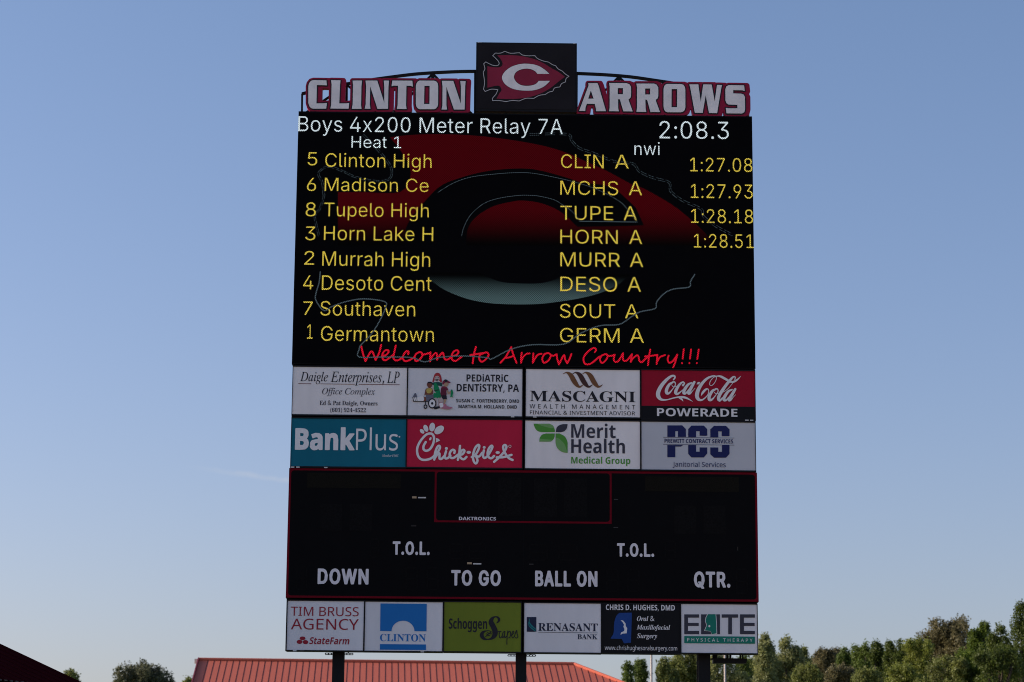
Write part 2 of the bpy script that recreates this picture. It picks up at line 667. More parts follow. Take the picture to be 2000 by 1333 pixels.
V_RED = vinyl('red_sign_face', (0.56, 0.016, 0.055))
V_CRIM = vinyl('crimson_sign_face', (0.36, 0.006, 0.026))
V_GREEN = vinyl('olive_green_sign_face', (0.17, 0.22, 0.022))
V_BLACK = vinyl('black_sign_face', (0.008, 0.008, 0.010))
I_WHITE = mat('white_print', (0.86, 0.85, 0.84), var=0.02)
I_BLACK = mat('black_print', (0.012, 0.012, 0.02), var=0.02)
I_GREY = mat('dark_grey_print', (0.045, 0.045, 0.065), var=0.02)
I_NAVY = mat('navy_print', (0.006, 0.012, 0.10), var=0.02)
I_DNAVY = mat('deep_navy_print', (0.012, 0.02, 0.055), var=0.02)
I_RED = mat('red_print', (0.33, 0.012, 0.03), var=0.02)
I_DRED = mat('brown_red_print', (0.16, 0.02, 0.02), var=0.02)
I_BROWN = mat('bronze_print', (0.20, 0.085, 0.03), var=0.1)
I_DBROWN = mat('dark_bronze_print', (0.07, 0.025, 0.02), var=0.1)
I_GREEN = mat('green_print', (0.085, 0.33, 0.04), var=0.02)
I_LGREEN = mat('light_green_print', (0.19, 0.42, 0.13), var=0.02)
I_BLUE = mat('blue_print', (0.006, 0.17, 0.50), var=0.02)
I_MAPBLUE = mat('map_blue_print', (0.006, 0.055, 0.26), var=0.02)
I_JADE = mat('jade_print', (0.004, 0.20, 0.14), var=0.02)
I_TEAL = mat('teal_print', (0.006, 0.20, 0.21), var=0.02)

# ------------------------------------------------------------------ ground
gm = MB()
gm.add([(-1500, -600, 0), (1500, -600, 0), (1500, 2500, 0), (-1500, 2500, 0)], [(0, 1, 2, 3)])
tag(gm.build('ground', mat('field_grass', (0.19, 0.21, 0.09), 0.9, 0.1, var=0.3, scale=0.25)), kind='structure')
tm = MB()
tm.add([(-60, -52, 0.004), (60, -52, 0.004), (60, -6, 0.004), (-60, -6, 0.004)], [(0, 1, 2, 3)])
tag(tm.build('running_track', mat('brick_red_track', (0.40, 0.25, 0.18), 0.9, 0.1, var=0.12, scale=0.8)), kind='structure')

# ------------------------------------------------------------------ carrying frame: posts, rear plate, arched truss
ROOT = thing('scoreboard_frame', (0, 0.45, 0), 'black steel frame on three posts with an arched truss, carrying the stacked signs and screens', 'frame')
TOPZ = P(1025, 223).z
BOTZ = P(1019, 1275).z
for cx, w in ((661, 22), (1017.5, 20.5), (1374, 23.5)):
    m = MB()
    x = P(cx, 1300, 0.5).x
    hw = w * MPP / 2
    m.box(x - hw, x + hw, 0.32, 0.36, 0, TOPZ - 0.2)
    m.box(x - hw, x + hw, 0.62, 0.66, 0, TOPZ - 0.2)
    m.box(x - 0.03, x + 0.03, 0.36, 0.62, 0, TOPZ - 0.2)
    m.build('post', BLK, ROOT)
m = MB()
xl, xr = P(568, 800).x, P(1476, 800).x
m.box(xl, xr, 0.27, 0.315, BOTZ + 0.01, TOPZ - 0.02)
m.build('backing_plate', CAB, ROOT)
# truss behind the cut-out letters
TY = 0.30
def tp(x, y):
    p = P(x, y)
    return Vector((p.x, TY, p.z))
m = MB()
arcL = smooth([(588, 176.5), (632, 165.5), (676, 157), (717, 150), (759, 144), (807, 138), (848, 135), (896, 132.8), (931, 132.3)], 3)
arcR = smooth([(1124, 136.3), (1178, 138.7), (1231, 142.9), (1279, 149.7), (1320, 156), (1360, 163), (1400, 171), (1440, 180), (1466, 187)], 3)
for arc in (arcL, arcR):
    m = MB()
    for a, b in zip(arc[:-1], arc[1:]):
        m.bar(tp(*a), tp(*b), 0.062, 0.08)
    m.build('top_chord', BLK, ROOT)
def arcy(arc, x):
    return np.interp(x, [p[0] for p in arc], [p[1] for p in arc])
for arc, posts, base in ((arcL, [(588.5, .045), (676, .055), (759.5, .035), (845, .085), (928, .05)], (217.5, .0118)), (arcR, [(1127.5, .05), (1210, .085), (1296, .035), (1380, .055), (1464.5, .045)], (217.5, .0118))):
    m = MB()
    by = lambda x: base[0] + base[1] * (x - 584) + 1
    for x, w in posts:
        m.bar(tp(x, arcy(arc, x)), tp(x - 0.5, by(x)), w, 0.06)
    xs = [p[0] for p in posts]
    for top, bots in ((1, (0, 2)), (3, (2, 4))):
        for bt in bots:
            if arc is arcR:
                top2, bt2 = 4 - top, 4 - bt
            else:
                top2, bt2 = top, bt
            m.bar(tp(xs[top2], arcy(arc, xs[top2]) + 2), tp(xs[bt2], by(xs[bt2])), 0.05)
    m.build('truss_web', BLK, ROOT)
# perforated clips under the lower edge
for cx in (661, 1017.5, 1374):
    if cx > 1300:
        continue
    m = MB()
    a, b = P(cx - 25.5, 1277.5 + (cx - 661) * 0.008, 0.5), P(cx + 28.5, 1278.5 + (cx - 661) * 0.008, 0.5)
    for dz in (0.018, -0.018):
        m.box(a.x, b.x, 0.48, 0.5, a.z + dz - 0.008, a.z + dz + 0.008)
    k = 9
    for i in range(k + 1):
        x = a.x + (b.x - a.x) * i / k
        m.box(x - 0.012, x + 0.012, 0.482, 0.498, a.z - 0.0099, a.z + 0.0099)
    m.box(a.x + 0.52, a.x + 0.55, 0.478, 0.502, a.z + 0.027, BOTZ + 0.05)
    m.build('perforated_clip', BLK, ROOT)

# ------------------------------------------------------------------ cabinets
def rect4(c):
    """x0, x1, z0, z1 on the board from four pixel corners TL, TR, BR, BL"""
    p = [P(x, y) for x, y in c]
    return ((p[0].x + p[3].x) / 2, (p[1].x + p[2].x) / 2, (p[2].z + p[3].z) / 2, (p[0].z + p[1].z) / 2)

# ---- video display
c = rect4([(583.9, 217.5), (1468.6, 228), (1475.8, 720.2), (569.3, 711.6)])
VD = thing('video_display', ((c[0] + c[1]) / 2, 0.1, c[2]), 'large black video screen lit with yellow race results over a dim red arrowhead', 'video screen')
m = MB()
m.box(c[0], c[1], 0.0, 0.26, c[2], c[3])
m.build('cabinet', CAB, VD)
m = MB()
m.box(c[0] + 0.012, c[1] - 0.012, -0.010, -0.001, c[2] + 0.02, c[3] - 0.03)
m.build('screen', LEDFACE, VD)
zz = lambda y: P(1020, y).z
L_RED = led('red_graphic_pixels', (0.92, 0.0, 0.03), 0.042, (zz(482), zz(398)))
L_CRES = led('grey_graphic_pixels', (0.32, 0.55, 0.60), 0.135, (zz(537), zz(592)))
L_LINE = led('grey_blue_line_pixels', (0.35, 0.50, 0.62), 0.115)
L_YEL = led('yellow_pixels', (1.0, 0.765, 0.10), 0.54)
L_WHT = led('white_pixels', (0.80, 0.93, 1.0), 0.68)
L_RTX = led('bright_red_pixels', (1.0, 0.010, 0.04), 0.52)

g = Flat(-0.012)
arrow_top = [(761.6, 268.8), (800, 264.5), (860, 262.8), (944, 267), (1040, 281), (1099, 296.4), (1140, 314), (1188, 336), (1236, 362), (1257.7, 369), (1311.7, 400), (1344, 425), (1376.6, 455), (1392, 480)]
notch = [(711, 376), (745, 377.6), (776, 377), (790, 370), (796, 362), (802, 343), (800, 324), (790, 307), (778, 288)]
c_out = [(790, 480), (792, 449), (803, 427), (819, 406), (841, 381.6), (862.5, 362.7), (891, 350.6), (934, 338.4), (980, 331.5), (1040, 331), (1104, 347), (1133, 357), (1182, 362), (1209, 376), (1241.5, 406), (1257.7, 441), (1190, 443), (1128, 443.7), (1120, 437), (1103.7, 420.8), (1082, 407), (1052.4, 396.5), (1020, 392.4), (997.6, 395), (965, 403), (938, 418), (922, 433), (912.5, 452), (911, 480)]
c_out2 = smooth(c_out[:12], 3)[:-1] + c_out[11:17] + smooth(c_out[17:], 3)
red = smooth(arrow_top, 3) + [(911, 480)] + c_out2[::-1][1:] + [(660, 480), (660, 376)] + smooth(notch, 3)
g.poly(red)
late(g, 'red_graphic', [L_RED], VD)
g = Flat(-0.013)
cres_lo = [(822, 533), (846, 551.8), (870.6, 568), (911, 584), (951.7, 592.3), (992, 595), (1040, 595), (1074, 592.3), (1128, 584.2), (1171, 573.4), (1203.7, 558.5), (1232, 537)]
cres_up = [(1110, 535), (1103.7, 538), (1082, 547.7), (1055, 554), (1020, 554.5), (984, 552.3), (959.8, 545), (936, 533)]
g.poly(smooth(cres_lo, 3) + smooth(cres_up, 3))
late(g, 'crescent_graphic', [L_CRES], VD)

g = Flat(-0.0145)
out_ul = [(708.8, 264), (728, 283), (749.6, 307), (764, 328.8), (764, 345.6), (752, 354), (728, 354), (694.4, 346.8), (672.8, 337), (641.6, 326.4), (622.4, 339.6), (629.6, 357.6), (632, 379), (633, 384), (624.8, 408.6), (615.4, 422), (618, 441), (623.5, 462.6)]
out_ur = [(1034, 264), (1106.4, 264), (1116, 276), (1130.4, 290.4), (1159, 301), (1202.4, 318), (1236, 321.6), (1248, 336), (1272, 348), (1305.6, 357.6), (1308, 369.6), (1311.7, 377.6), (1333, 393.8), (1368.5, 410), (1374, 424.8), (1398, 443.7), (1430.6, 461)]
def dashed(pts, off, w, on=11.0, gap=1.3):
    q = smooth(pts, 8)
    seg, run, lit = [], 0.0, True
    for i in range(len(q)):
        a = q[max(i - 1, 0)]
        b = q[min(i + 1, len(q) - 1)]
        L = math.hypot(b[0] - a[0], b[1] - a[1]) or 1
        p = (q[i][0] - (b[1] - a[1]) / L * off, q[i][1] + (b[0] - a[0]) / L * off)
        seg.append(p)
    cur = [seg[0]]
    for a, b in zip(seg[:-1], seg[1:]):
        L = math.hypot(b[0] - a[0], b[1] - a[1])
        run += L
        if lit:
            cur.append(b)
        if run > (on if lit else gap):
            if lit and len(cur) > 1:
                g.stroke(cur, w, sm=False, caps=False)
            lit, run, cur = not lit, 0.0, [b]
    if lit and len(cur) > 1:
        g.stroke(cur, w, sm=False, caps=False)
for pts in (out_ul, out_ur):
    dashed(pts, 1.7, 0.7)
    dashed(pts, -1.7, 0.7)
out_lo = [(626, 533), (623.5, 554.5), (618, 573), (617.3, 588), (633, 608.5), (649, 600.4), (676, 591), (711, 585.5), (751.8, 591), (753, 603), (743.7, 624.7), (727.5, 651.7), (705.9, 674.7), (701.8, 684), (701.8, 699), (749, 699), (803, 700), (830, 708.5), (857, 700), (905.8, 697), (951.7, 700.4), (959.8, 703), (997.6, 684), (1040, 675), (1101, 674), (1133.5, 653), (1171, 638), (1209, 635.5), (1230.7, 622), (1249.6, 611), (1279, 604.5), (1282, 592), (1295.5, 576), (1314.4, 566.6), (1345.5, 562.6), (1348, 551.8), (1356.3, 538)]
g.stroke(out_lo, 2.4, n=4)
for pts in ([(855, 378), (885, 360), (920, 348), (968, 342), (1004, 339.6), (1040, 340.5), (1090, 350), (1130, 360), (1170, 374), (1209, 395), (1225, 411), (1243.7, 433)],
            [(901.7, 462.6), (905.8, 446.4), (919, 422), (943.6, 400.5), (973, 389.7), (1013.8, 383.8), (1040, 384), (1055, 385.7), (1082, 392.4), (1098, 401.9), (1117, 415), (1132, 433)]):
    g.stroke(pts, 1.0, n=4)
g.stroke([(1132, 434.3), (1243.7, 435.8)], 1.8)
late(g, 'outline_graphic', [L_LINE], VD)

gw = Flat(-0.030)
text(gw, 'Boys 4x200 Meter Relay 7A', 'inter', 582.8, 1099, 231, 260.2, weight=-0.011)
text(gw, 'Heat 1', 'inter', 686.7, 784, 267.5, 290, weight=-0.011)
text(gw, '2:08.3', 'inter', 1287.6, 1423.2, 238.5, 272.0, weight=-0.011)
text(gw, 'nwi', 'inter', 1238.9, 1288.3, 279.2, 303.8, weight=-0.011)
late(gw, 'heading', [L_WHT], VD)
gy, gn, gc, gt = Flat(-0.030), Flat(-0.030), Flat(-0.030), Flat(-0.030)
ROWS = [('5', (601.3, 620), 298.5, 324, 'Clinton High', (635.6, 843.2), 301.5, 328), ('6', (599.6, 617.6), 348.5, 374, 'Madison Ce', (634.4, 837.2), 349.5, 375),
        ('8', (597.3, 617.3), 396.5, 423.5, 'Tupelo High', (633.5, 837.7), 398, 424.5), ('3', (596.5, 616.2), 443.5, 470.2, 'Horn Lake H', (633, 846.3), 443.7, 470.8),
        ('2', (594.6, 614), 491.5, 518, 'Murrah High', (629.7, 840.4), 493, 521), ('4', (592.4, 612.1), 539, 566, 'Desoto Cent', (628.9, 843), 540, 568.3),
        ('7', (592.4, 610.8), 590, 616, 'Southaven', (626.2, 811.2), 590, 618), ('1', (600, 611), 635, 662.5, 'Germantown', (627, 847.7), 639, 667.6)]
for a, x, t, b, nm, x2, t2, b2 in ROWS:
    text(gy, a, 'inter', *x, t, b, weight=-0.011)
    text(gn, nm, 'inter', *x2, t2, b2, weight=-0.011)
CODES = [('CLIN', (1095.6, 1179), (1201, 1227.6), 303, 329.5), ('MCHS', (1094.3, 1207.2), (1228, 1253.7), 354.8, 381.8), ('TUPE', (1094.3, 1197.5), (1218, 1243.7), 403.6, 430.8),
         ('HORN', (1094.3, 1206.4), (1228.8, 1253.7), 450.2, 477), ('MURR', (1094.3, 1210.4), (1230.2, 1255.8), 494.5, 521.8), ('DESO', (1094.3, 1205), (1225.3, 1251.5), 542, 570.3),
         ('SOUT', (1093.5, 1201.5), (1220.7, 1246.4), 595, 622), ('GERM', (1093.5, 1209.9), (1230.2, 1257.2), 642, 669.8)]
for (s, x, xa, t, b), rw in zip(CODES, ROWS):
    text(gc, s, 'inter', *x, t, b, weight=-0.011)
    text(gc, 'A', 'inter', *xa, t + 0.6, b + 0.6, weight=-0.011)
for (s, x0, x1, t, b), rw in zip((('1:27.08', 1347.6, 1468.9, 309.8, 336.3), ('1:27.93', 1349, 1469.6, 361.2, 388.2), ('1:28.18', 1349.6, 1470.6, 410, 436.8), ('1:28.51', 1355, 1471.6, 458.6, 485)), ROWS):
    text(gt, s, 'inter', x0, x1, t, b, weight=-0.011)
for gg, nm in ((gy, 'lane_number'), (gn, 'team_name'), (gc, 'team_code'), (gt, 'race_time')):
    late(gg, nm, [L_YEL], VD)
gr = Flat(-0.0315)
z = Zoom(695, 665, 7.4074)
for s in ([(80, 95), (105, 200), (140, 305)], [(140, 305), (228, 165), (288, 290)], [(288, 290), (340, 180), (368, 70)],
          [(385, 235), (440, 215), (475, 170), (455, 145), (410, 165), (380, 230), (400, 285), (440, 290), (500, 250), (545, 215)],
          [(578, 80), (552, 200), (545, 260), (575, 295), (620, 290), (665, 262)],
          [(755, 205), (765, 178), (740, 160), (700, 200), (680, 255), (700, 300), (740, 305), (800, 280), (845, 250)],
          [(920, 175), (870, 205), (850, 260), (870, 305), (920, 285), (965, 225), (950, 185), (920, 175)], [(960, 215), (1010, 205), (1075, 185)],
          [(1080, 180), (1072, 310)], [(1070, 300), (1105, 240), (1150, 190), (1172, 205), (1175, 285)],
          [(1175, 285), (1210, 230), (1255, 185), (1270, 215), (1275, 255), (1300, 285), (1345, 275), (1390, 240)],
          [(1390, 240), (1450, 220), (1485, 180), (1465, 150), (1415, 170), (1385, 235), (1395, 285), (1440, 305), (1490, 275), (1530, 243)],
          None, [(1738, 100), (1710, 200), (1690, 338)], [(1655, 218), (1740, 205), (1850, 188)],
          [(1880, 180), (1800, 215), (1785, 270), (1820, 315), (1880, 280), (1920, 220), (1905, 185), (1880, 180)]):
    if s is None:
        late(gr, 'script_word', [L_RTX], VD)
        gr = Flat(-0.0315)
        continue
    gr.stroke(z(s), 3.5)
late(gr, 'script_word', [L_RTX], VD)
gr = Flat(-0.0315)
z = Zoom(965, 665, 12.1212)
for s in ([(150, 540), (280, 390), (405, 170)], [(405, 170), (450, 330), (530, 540)], [(270, 425), (360, 412), (450, 380)], [(655, 300), (638, 420), (640, 540)],
          [(640, 520), (690, 400), (770, 330), (840, 320)], [(930, 320), (915, 540)], [(918, 530), (1000, 390), (1060, 340), (1120, 330)],
          [(1270, 310), (1190, 340), (1140, 440), (1160, 520), (1200, 540), (1290, 480), (1340, 380), (1320, 330), (1270, 310)], [(1330, 350), (1400, 375), (1480, 340)],
          [(1480, 340), (1495, 450), (1535, 580)], [(1535, 580), (1650, 360), (1680, 460), (1730, 550)], [(1730, 550), (1780, 460), (1830, 335)]):
    gr.stroke(z(s), 3.4)
late(gr, 'script_word', [L_RTX], VD)
gr = Flat(-0.0315)
z = Zoom(1125, 665, 7.6923)
for s in ([(283, 182), (300, 145), (265, 120), (190, 165), (120, 250), (115, 320), (150, 365), (230, 350), (350, 250)],
          [(430, 215), (380, 240), (360, 300), (390, 345), (440, 310), (475, 250), (455, 215), (430, 215)], [(470, 235), (520, 240), (580, 222)],
          [(580, 222), (565, 290), (590, 330), (640, 310), (705, 200)], [(705, 200), (705, 290), (730, 315), (770, 300), (840, 215)],
          [(840, 215), (820, 330)], [(820, 330), (860, 270), (920, 230), (940, 260), (950, 310), (985, 335), (1035, 290), (1080, 250)],
          [(1115, 145), (1095, 250), (1080, 380)], [(1035, 247), (1120, 240), (1220, 225)], [(1220, 225), (1210, 362)], [(1210, 340), (1260, 260), (1335, 228)],
          [(1390, 235), (1375, 290), (1400, 345), (1460, 310), (1520, 220)], [(1520, 220), (1490, 330), (1458, 412)],
          [(1617, 140), (1600, 283)], [(1592, 346), (1590, 352)], [(1727, 142), (1710, 283)], [(1703, 346), (1701, 352)], [(1841, 143), (1820, 287)], [(1814, 346), (1812, 352)]):
    gr.stroke(z(s), 3.3)
late(gr, 'script_word', [L_RTX], VD)

# ---- football score panel
cs = rect4([(564.5, 915), (1479, 923), (1481.4, 1176), (558.3, 1168)])
SP = thing('score_panel', ((cs[0] + cs[1]) / 2, 0.1, cs[2]), 'wide black football score panel with red border stripe and white captions, all digits unlit', 'score panel')
m = MB()
m.box(cs[0], cs[1], 0.0, 0.26, cs[2], cs[3])
m.build('cabinet', CAB, SP)
xm = P(1022.5, 1050).x
for a, b in ((cs[0] + 0.006, xm - 0.008), (xm + 0.008, cs[1] - 0.006)):
    m = MB()
    m.box(a, b, -0.010, -0.001, cs[2] + 0.006, cs[3] - 0.006)
    m.build('face', PANEL, SP)
def rrect(x0, x1, z0, z1, r, n=5, corners=(1, 1, 1, 1)):
    pts = []
    for (cx, cz, a0), on in zip(((x1 - r, z1 - r, 0), (x0 + r, z1 - r, 90), (x0 + r, z0 + r, 180), (x1 - r, z0 + r, 270)), corners):
        if on:
            pts += [(cx + r * math.cos(R(a0 + 90 * i / n)), cz + r * math.sin(R(a0 + 90 * i / n))) for i in range(n + 1)]
        else:
            pts.append((x1 if a0 in (0, 270) else x0, z1 if a0 in (0, 90) else z0))
    return pts
def ring(mb, outer, inner, y):
    loops = [[Vector((x, w, 0)) for x, w in outer], [Vector((x, w, 0)) for x, w in inner]]
    tri = tessellate_polygon(loops)
    mb.add([(p.x, y, p.y) for lp in loops for p in lp], tri)
w = 4.3 * MPP
for mid in (0,):
    m = MB()
    e = 0.004
    ring(m, [(cs[1] - e, cs[3] - e), (cs[0] + e, cs[3] - e), (cs[0] + e, cs[2] + e), (cs[1] - e, cs[2] + e)], rrect(cs[0] + w, cs[1] - w, cs[2] + w, cs[3] - w, 0.07), -0.012)
    m.build('border_stripe', STRIPE, SP)
    m = MB()
    bx0, bx1 = P(848.7, 970).x, P(1194.5, 972).x
    bz0, bz1 = P(1021, 1022).z, cs[3] - w + 0.002
    wi = 3.6 * MPP
    ring(m, [(bx1, bz1), (bx0, bz1), (bx0, bz0), (bx1, bz0)], rrect(bx0 + wi, bx1 - wi, bz0 + wi, bz1 - 0.006, 0.07, corners=(1, 1, 1, 1)), -0.0128)
    m.build('inner_stripe', STRIPE, SP)
def dots(x0, y0, x1, y1, matr, name, depth=0.004):
    m = MB()
    q = rect4([(x0, y0), (x1, y0 + 0.008 * (x1 - x0)), (x1, y1 + 0.008 * (x1 - x0)), (x0, y1)])
    m.box(q[0], q[1], -0.010 - depth, -0.0102, q[2], q[3])
    return m.build(name, matr, SP)
for q in ((600, 924, 783, 953), (1260, 931, 1443, 960)):
    o = dots(*q, MATRIX, 'name_matrix')
for q in ((625, 985, 668, 1037), (683, 985, 727, 1037), (913, 933, 958, 1008), (973, 933, 1018, 1008), (1043, 935, 1088, 1010), (1102, 935, 1147, 1010), (1317, 988, 1360, 1043), (1374, 988, 1417, 1043)):
    dots(*q, MODULE, 'digit_panel', 0.003)
def seven(x0, y0, x1, y1):
    gg = Flat(-0.0135)
    ym = (y0 + y1) / 2
    t = 3.0
    for a in ((x0 + t, y0, x1 - t, y0 + t), (x0 + t, ym - t / 2, x1 - t, ym + t / 2), (x0 + t, y1 - t, x1 - t, y1), (x0, y0 + t, x0 + t, ym - 1), (x1 - t, y0 + t, x1, ym - 1), (x0, ym + 1, x0 + t, y1 - t), (x1 - t, ym + 1, x1, y1 - t)):
        gg.rect(*a)
    gg.build('digit', MODULE, SP)
for q in ((578, 1106, 600, 1153), (792, 1108, 816, 1154), (833, 1108, 857, 1154), (1184, 1111, 1208, 1157), (1225, 1111, 1249, 1157), (1437, 1111, 1461, 1161), (722, 1052, 741, 1090), (1298, 1056, 1320, 1096), (877, 1062, 904, 1093), (915, 1062, 950, 1093), (1033, 1063, 1070, 1096), (1090, 1063, 1128, 1096)):
    seven(*q)
g = Flat(-0.0150)
for s, x0, x1, t, b in (('T.O.L.', 767, 839.3, 1058.2, 1084.4), ('DOWN', 620.5, 720, 1111.3, 1141.8), ('TO GO', 881.3, 978.3, 1114.3, 1144.6),
                        ('T.O.L.', 1205, 1277.5, 1061.8, 1088), ('BALL ON', 1045, 1166.8, 1115.6, 1146.2), ('QTR.', 1355, 1426.3, 1117.2, 1148)):
    text(g, s, 'inter', x0, x1, t, b, weight=0.050, cap='H', space=1.12)
text(g, 'DAKTRONICS', 'sansb', 896.3, 968.8, 1010.3, 1016.8)
late(g, 'caption', [GRAYW], SP)
def sticker(q, m, parent, y):
    f = Flat(y)
    f.rect(*q)
    f.build('sticker', m, parent)
FADED = mat('faded_sticker', (0.07, 0.065, 0.06))
for q in ((816.5, 971.3, 832, 973.8), (924, 1100.5, 940, 1103)):
    sticker(q, STICK, SP, -0.0142)
for q in ((805, 970, 813.5, 974), (912.5, 1098.8, 921.5, 1102.6)):
    sticker(q, TAN, SP, -0.0142)
for q in ((803, 1027.2, 813, 1028.4), (1199, 975.5, 1207, 976.6), (1198, 1030.2, 1207, 1031.2), (1033.5, 1101.8, 1042, 1103), (1440.5, 1068.5, 1441.3, 1076)):
    sticker(q, FADED, SP, -0.0142)

# ---- advertising signs
AG = 'advertising signs on the scoreboard'
def ad(label, corners, face, fname='face', margins=(1.05, 2.8)):
    q = rect4(corners)
    o = thing('advertising_sign', ((q[0] + q[1]) / 2, 0.1, q[2]), label, 'sign', AG)
    m = MB()
    mx, mz = margins[0] * MPP, margins[1] * MPP
    t = 0.0
    m.box(q[0] - mx, q[1] + mx, 0.0, 0.25, q[2] - mz, q[3] + mz)
    m.build('cabinet', CAB, o)
    m = MB()
    for a, b, c_, d_ in ((q[0] - mx, q[0], q[2] - mz, q[3] + mz), (q[1], q[1] + mx, q[2] - mz, q[3] + mz), (q[0], q[1], q[3], q[3] + mz), (q[0], q[1], q[2] - mz, q[2])):
        m.box(a, b, -0.030, -0.0005, c_, d_)
    m.build('frame', BLK, o)
    m = MB()
    m.box(q[0], q[1], -0.012, -0.001, q[2], q[3])
    m.build(fname, face, o)
    return o

# row one
A = ad('white sign with handwritten black title, red underline and phone number below the screen', [(572.4, 716.5), (794.6, 719.5), (794.4, 812.2), (571, 809.2)], V_WHITE)
g = Flat()
text(g, 'Daigle', 'italic', 586.4, 640.5, 727.5, 745.2, cap='D')
text(g, 'Enterprises,', 'italic', 646, 750.5, 727, 747.2, cap='E')
text(g, 'LP', 'italic', 756, 780.5, 726.5, 748.8, cap='L')
late(g, 'script_lettering', [I_BLACK], A)
g = Flat()
text(g, 'Office Complex', 'italic', 629.3, 732.4, 758.6, 771, cap='O')
text(g, 'Ed & Pat Daigle, Owners', 'serif', 624.4, 737.4, 783.8, 792.2, cap='E')
text(g, '(601) 924-4522', 'serif', 645.3, 715, 797.4, 805.6, cap='4')
late(g, 'small_lettering', [I_GREY], A)
g = Flat()
for a, b in ((582.5, 608), (626, 693), (700.5, 780.5)):
    g.stroke([(a, 749.9 + (a - 582) * 0.0115), (b, 749.9 + (b - 582) * 0.0115)], 1.0, sm=False, caps=False)
late(g, 'underline', [I_DRED], A)

A = ad('pale sign with cartoon children and a wheelchair beside black dentist lettering', [(797.3, 719.8), (1020, 721.1), (1020, 813.6), (796.4, 812.2)], V_COOL)
g = Flat()
text(g, 'PEDiATRiC', 'sansb', 911.2, 993, 732.4, 746.2, cap='P')
text(g, 'DENTiSTRY, PA', 'sansb', 892, 1013.6, 751.2, 765.6, cap='P')
text(g, 'SUSAN C. FORTENBERRY, DMD', 'sansb', 891, 1014, 780.4, 787, cap='H')
text(g, 'MARTHA M. HOLLAND, DMD', 'sansb', 895.5, 1009.5, 791.8, 798.4, cap='H')
late(g, 'lettering', [I_BLACK], A)
z = Zoom(800, 722, 15.5)
g = Flat()
HAIR, DRESS, SKIN, BROWN, YEL, CHAIR, PINK, MAR, PEACH, DKG = range(1, 11)
cart = [I_BLACK, mat('red_hair_print', (0.42, 0.03, 0.04)), mat('dress_green_print', (0.0, 0.26, 0.09)), mat('pale_skin_print', (0.55, 0.45, 0.42)), mat('brown_skin_print', (0.20, 0.06, 0.035)),
        mat('yellow_print', (0.55, 0.43, 0.10)), mat('chair_grey_print', (0.14, 0.14, 0.19)), mat('pink_print', (0.52, 0.20, 0.27)), mat('maroon_print', (0.22, 0.015, 0.05)), mat('tan_skin_print', (0.48, 0.30, 0.19)), mat('dark_green_print', (0.006, 0.07, 0.06)), I_WHITE]
def cp(pts, mi, sm=True):
    g.poly(z(smooth(pts, 3, True) if sm else pts), mi=mi)
cp([(690, 380), (740, 190), (790, 120), (860, 105), (920, 140), (965, 250), (975, 390), (930, 385), (890, 340), (760, 330), (730, 385)], HAIR)
cp([(755, 260), (790, 210), (860, 200), (900, 240), (905, 310), (860, 370), (800, 365), (762, 320)], SKIN)
cp([(775, 310), (880, 305), (850, 345), (800, 345)], 0)
cp(ell(797, 255, 14, 10), 0, False)
cp(ell(868, 255, 14, 10), 0, False)
cp([(690, 420), (760, 390), (900, 390), (985, 430), (970, 520), (900, 500), (780, 490), (700, 470)], DKG)
cp([(735, 470), (780, 400), (840, 470), (890, 560), (925, 700), (935, 860), (730, 860), (735, 700), (760, 640), (720, 570)], DRESS)
cp([(750, 625), (890, 612), (892, 640), (752, 652)], 0, False)
cp([(700, 490), (735, 490), (730, 600), (770, 690), (810, 710), (760, 720), (705, 640)], SKIN)
for xx in (775, 860):
    cp([(xx, 862), (xx + 50, 862), (xx + 45, 1120), (xx + 5, 1120)], SKIN, False)
cp([(760, 1150), (900, 1120), (910, 1170), (760, 1215)], 0)
cp([(530, 430), (560, 385), (640, 380), (690, 410), (688, 480), (660, 430), (560, 430)], 0)
cp([(525, 470), (545, 430), (660, 430), (680, 490), (640, 560), (570, 555)], BROWN)
cp([(490, 600), (560, 570), (640, 570), (690, 600), (700, 760), (490, 770), (445, 800), (470, 690)], BROWN)
cp([(510, 610), (575, 575), (640, 575), (690, 610), (680, 640), (630, 720), (530, 720)], YEL)
cp([(495, 780), (720, 770), (730, 900), (640, 980), (495, 980)], CHAIR, False)
cp([(400, 840), (490, 850), (490, 960), (410, 960)], BROWN)
cp([(110, 830), (230, 840), (410, 825), (415, 965), (130, 970), (80, 900)], 11)
for a, b in (((130, 960), (100, 860)), ((180, 965), (150, 850)), ((230, 965), (215, 850))):
    g.stroke(z([a, b]), 0.7, sm=False)
cp([(90, 870), (150, 740), (190, 730), (225, 830), (190, 850), (130, 850)], CHAIR)
cp([(85, 840), (110, 985), (560, 985), (560, 965), (130, 965), (105, 840)], 0, False)
g.poly(z(ell(685, 1035, 125, 155)), [z(ell(685, 1035, 92, 118))], mi=0)
g.poly(z(ell(685, 1035, 92, 118)), [z(ell(685, 1035, 35, 42))], mi=11)
cp(ell(685, 1035, 35, 42), 0, False)
g.poly(z(ell(482, 1135, 58, 70)), [z(ell(482, 1135, 28, 36))], mi=0)
cp([(470, 960), (495, 960), (492, 1075), (470, 1075)], 0, False)
cp([(995, 450), (1005, 370), (1080, 310), (1150, 340), (1240, 400), (1200, 420), (1090, 400), (1050, 460)], MAR)
cp([(1050, 330), (1100, 310), (1150, 340), (1130, 390), (1070, 390)], 0)
cp([(1030, 480), (1080, 410), (1160, 415), (1180, 450), (1130, 520), (1060, 540)], PEACH)
cp([(960, 560), (1020, 520), (1130, 550), (1170, 640), (1110, 650), (1110, 800), (950, 800)], MAR)
for yy in (590, 650, 710, 770):
    cp([(955, yy), (1115, yy), (1113, yy + 26), (953, yy + 26)], 0, False)
